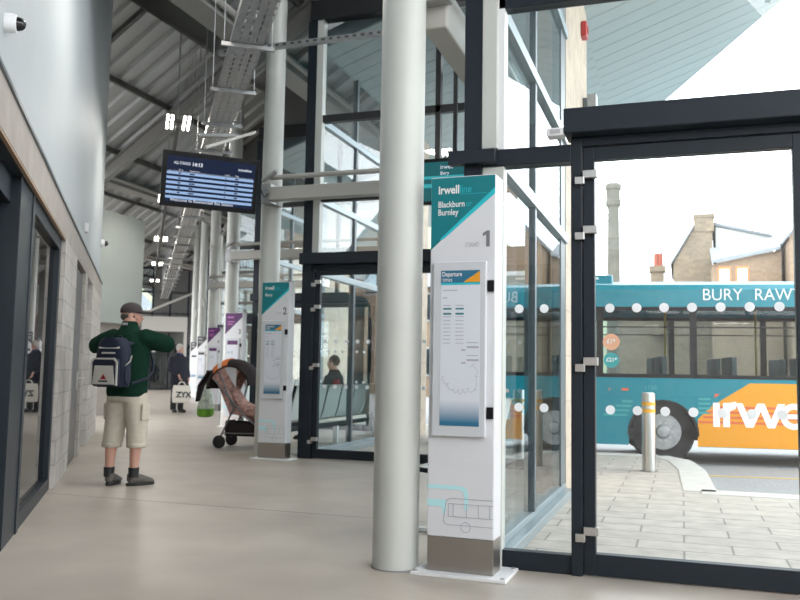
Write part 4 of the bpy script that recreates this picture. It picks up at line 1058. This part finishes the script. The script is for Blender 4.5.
# --- pushchair
PK = mat('pink_patterned_fabric', (.46, .27, .235), .9, noise=(26, .45)); PKP = mat('pale_pink_fabric', (.55, .33, .30), .9, noise=(12, .12)); DKF = mat('black_brown_fabric', (.018, .011, .012), .9)
FRAME = mat('grey_tube_frame', (.22, .22, .225), .35, .8)
t = thing('pushchair', 'pushchair with pink padded seat and dark hood beside the stand two totem', 'pushchair', (-6.2, 11.24, 0), math.radians(-80))
t.scale = (1.1, 1.1, 1.12)
for s in (-1, 1):
    MB().tube([(s*.22, -.30, .12), (s*.22, -.12, .52), (s*.22, -.32, .98), (s*.21, -.44, 1.02)], .013).tube([(s*.22, -.40, .90), (s*.22, .05, .42), (s*.2, .42, .14)], .013).tube([(s*.22, -.26, .2), (s*.2, .3, .2)], .009).build('frame_side', FRAME, t, smooth=60)
    MB().tube([(s*.21, -.40, 1.01), (s*.21, -.52, 1.0)], .018).build('handle', PLASB, t, smooth=60)
    for y, x in ((-.30, .24), (.42, .22)):
        wm = MB().lathe([(.05, -.018), (.075, -.018), (.086, -.008), (.086, .008), (.075, .018), (.05, .018)], (s*x, y, .086), 24, 'x').build('wheel', RUBBER, t, smooth=40)
        MB().lathe([(.05, -.014), (.05, .014)], (s*x, y, .086), 14, 'x').build('wheel_hub', GREYP, wm); MB().tube([(s*x, y, .086), (s*x*.9, y+.02, .16)], .012).build('wheel_fork', PLASB, wm)
MB().tube([(-.22, -.28, .19), (.22, -.28, .19)], .009).tube([(-.2, .38, .18), (.2, .38, .18)], .009).tube([(-.22, -.1, .5), (.22, -.1, .5)], .009).build('cross_bar', FRAME, t)
sd = MB().rings([[(x, y0+dy, z0+dz) for x, dy, dz in ((-.17, 0, 0), (.17, 0, 0), (.17, .03, .03), (-.17, .03, .03))] for y0, z0 in ((-.36, .95), (-.22, .62), (-.12, .44), (.0, .42), (.2, .46))]).build('seat', PK, t, bevel=.012, smooth=50)
for s in (-1, 1): MB().tube([(s*.18, -.3, .85), (s*.19, -.14, .5), (s*.19, .18, .5)], [(.02, .07)]*3, 10, flat=(1, 0, 0)).build('side_pad', PK, sd, smooth=60)
MB().ell((0, .22, .46), (.17, .28, .13), 20, 12).build('foot_muff', PKP, t, smooth=90)
MB().tube([(0, -.24, .90), (0, -.17, .72), (0, -.06, .56), (0, .08, .52)], [(.03, .10), (.06, .15), (.075, .16), (.05, .14)], 16, flat=(0, .5, .8)).build('blanket', PK, t, remesh=.012)
ORF = mat('orange_fabric', (.62, .16, .03), .8); SLF = mat('silver_fabric', (.60, .61, .63), .6)
def arc(a0, a1, n=14, k=1.0, w=.24, drop=.13):
    g = []
    for i in range(n+1):
        a = math.radians(a0+(a1-a0)*i/n); cy_, cz_ = math.cos(a), math.sin(a); row = []
        for m_ in range(9):
            q = m_/4-1; kk = k*(1-drop*abs(q)**3*1.6)
            row.append((w*q*(1.0 if k > 1 else .985), -.19+.38*kk*cy_, .76+.42*kk*cz_))
        g.append(row)
    return g
def shell(a0, a1, m, nm, k, th=.018, **kw):
    o_, i_ = arc(a0, a1, k=k, **kw), arc(a0, a1, k=k-th/.4, **kw)
    return MB().rings([r1+r2[::-1] for r1, r2 in zip(o_, i_)]).build(nm, m, t, smooth=50)
shell(12, 178, DKF, 'hood', 1.0, .03)
shell(122, 138, ORF, 'orange_patch', 1.03, .02); shell(112, 121.5, SLF, 'silver_stripe', 1.03, .02); shell(97, 111.5, ORF, 'orange_patch', 1.03, .02)
for s in (-1, 1):
    cpt = (s*.205, -.2, .70)
    MB().prism([cpt]+[(s*.205, -.19+.31*math.cos(math.radians(a)), .76+.34*math.sin(math.radians(a))) for a in range(62, 152, 8)], (.012, 0, 0)).build('hood_lining', PK, t)
    MB().prism([(s*.21, -.10, .80)]+[(s*.21, -.19+.28*math.cos(math.radians(a)), .76+.31*math.sin(math.radians(a))) for a in range(70, 112, 6)], (s*.012, 0, 0)).build('clear_window', SLF, t)
MB().box((-.19, -.24, .16), (.19, .26, .17)).box((-.19, -.24, .17), (-.18, .26, .34)).box((.18, -.24, .17), (.19, .26, .34)).box((-.18, -.24, .17), (.18, -.23, .36)).build('basket', DKF, t)
MB().tube([(.0, -.40, 1.05), (.02, -.55, .98), (.03, -.66, .82), (.02, -.71, .60)], [(.02, .15), (.03, .17), (.03, .15), (.02, .09)], 14, flat=(0, 0, 1)).build('draped_coat', DKF, t, remesh=.01)
tg = thing('carrier_bag', 'white and lime green carrier bag hanging behind the pushchair', 'bag', (-7.04, 11.44, .42), math.radians(-80))
GRB = mat('lime_green_bag', (.16, .42, .03), .6, noise=(14, .3)); WB = mat('white_bag_print', (.55, .62, .52), .6, noise=(18, .3))
MB().rings([[(x*k, y*k2, z) for x, y in ((-.16, -.06), (0, -.1), (.16, -.06), (.16, .06), (0, .1), (-.16, .06))] for z, k, k2 in ((.0, .7, .8), (.03, 1.0, 1.2), (.13, 1.05, 1.25))]).build('bag_bottom', GRB, tg, smooth=60)
MB().rings([[(x*k, y*k2, z) for x, y in ((-.16, -.06), (0, -.1), (.16, -.06), (.16, .06), (0, .1), (-.16, .06))] for z, k, k2 in ((.131, 1.05, 1.25), (.3, .9, .95), (.42, .7, .5), (.50, .35, .2))]).build('bag_body', WB, tg, smooth=60)
MB().tube([(-.03, 0, .49), (0, .05, .66), (.03, 0, .49)], .008, 6).build('bag_handle', GRB, tg)
#PEOPLE-END

# ------------------------------------------------------------------ light, sky, camera
wd = bpy.data.worlds.new('sky'); S.world = wd; wd.use_nodes = True; nt = wd.node_tree
bg = nt.nodes['Background']; tc = nt.nodes.new('ShaderNodeTexCoord'); ns = nt.nodes.new('ShaderNodeTexNoise'); rp = nt.nodes.new('ShaderNodeValToRGB')
mp_ = nt.nodes.new('ShaderNodeMapping'); mp_.inputs['Scale'].default_value = (1.2, 1.2, 3.5)
ns.inputs['Scale'].default_value = 2.2; ns.inputs['Detail'].default_value = 6
rp.color_ramp.elements[0].position = .35; rp.color_ramp.elements[0].color = (.83, .86, .91, 1)
rp.color_ramp.elements[1].position = .62; rp.color_ramp.elements[1].color = (1, 1, 1, 1)
nt.links.new(tc.outputs['Generated'], mp_.inputs[0]); nt.links.new(mp_.outputs[0], ns.inputs['Vector']); nt.links.new(ns.outputs['Fac'], rp.inputs['Fac']); nt.links.new(rp.outputs['Color'], bg.inputs['Color'])
bg.inputs['Strength'].default_value = 6.5
sun = bpy.data.lights.new('sun', 'SUN'); sun.energy = 1.6; sun.angle = math.radians(25); sun.color = (1, .97, .92)  # soft sun added under the overcast sky to brighten the outdoors
so = bpy.data.objects.new('sun', sun); COL.objects.link(so); so.rotation_euler = V((.35, .75, -1.0)).to_track_quat('-Z', 'Y').to_euler()
for i in range(-1, 5):  # lamps at the pendants; the nearest has no fitting, added out of view
    al = bpy.data.lights.new('pendant_glow', 'AREA'); al.energy = 60; al.size = .5; al.color = (1, .93, .84)
    ao = bpy.data.objects.new('pendant_glow', al); COL.objects.link(ao); ao.location = cor(.4, 13.95+6.45*i, 5.12)

cam = bpy.data.cameras.new('camera'); co = bpy.data.objects.new('camera', cam); COL.objects.link(co)
cam.sensor_width = 36; cam.lens = 833.58/800*36; cam.clip_end = 900; cam.clip_start = .05; cam.dof.use_dof = True; cam.dof.focus_distance = 5.6; cam.dof.aperture_fstop = 3.2
r = V((.947, .319, .0168)).normalized(); f = V((-.3195, .9436, .0873)).normalized()
r = (r-f*r.dot(f)).normalized(); u = r.cross(f)
mt = M(((r.x, u.x, -f.x, 0), (r.y, u.y, -f.y, 0), (r.z, u.z, -f.z, 1.15), (0, 0, 0, 1)))
co.matrix_world = mt
S.camera = co
S.view_settings.view_transform = 'Standard'; S.view_settings.look = 'None'; S.view_settings.gamma = 1; S.view_settings.exposure = -.1
S.view_settings.use_curve_mapping = False
S.cycles.use_denoising = True
S.cycles.transparent_max_bounces = 32; S.cycles.max_bounces = 10; S.cycles.sample_clamp_indirect = 6
S.cycles.caustics_reflective = False; S.cycles.caustics_refractive = False
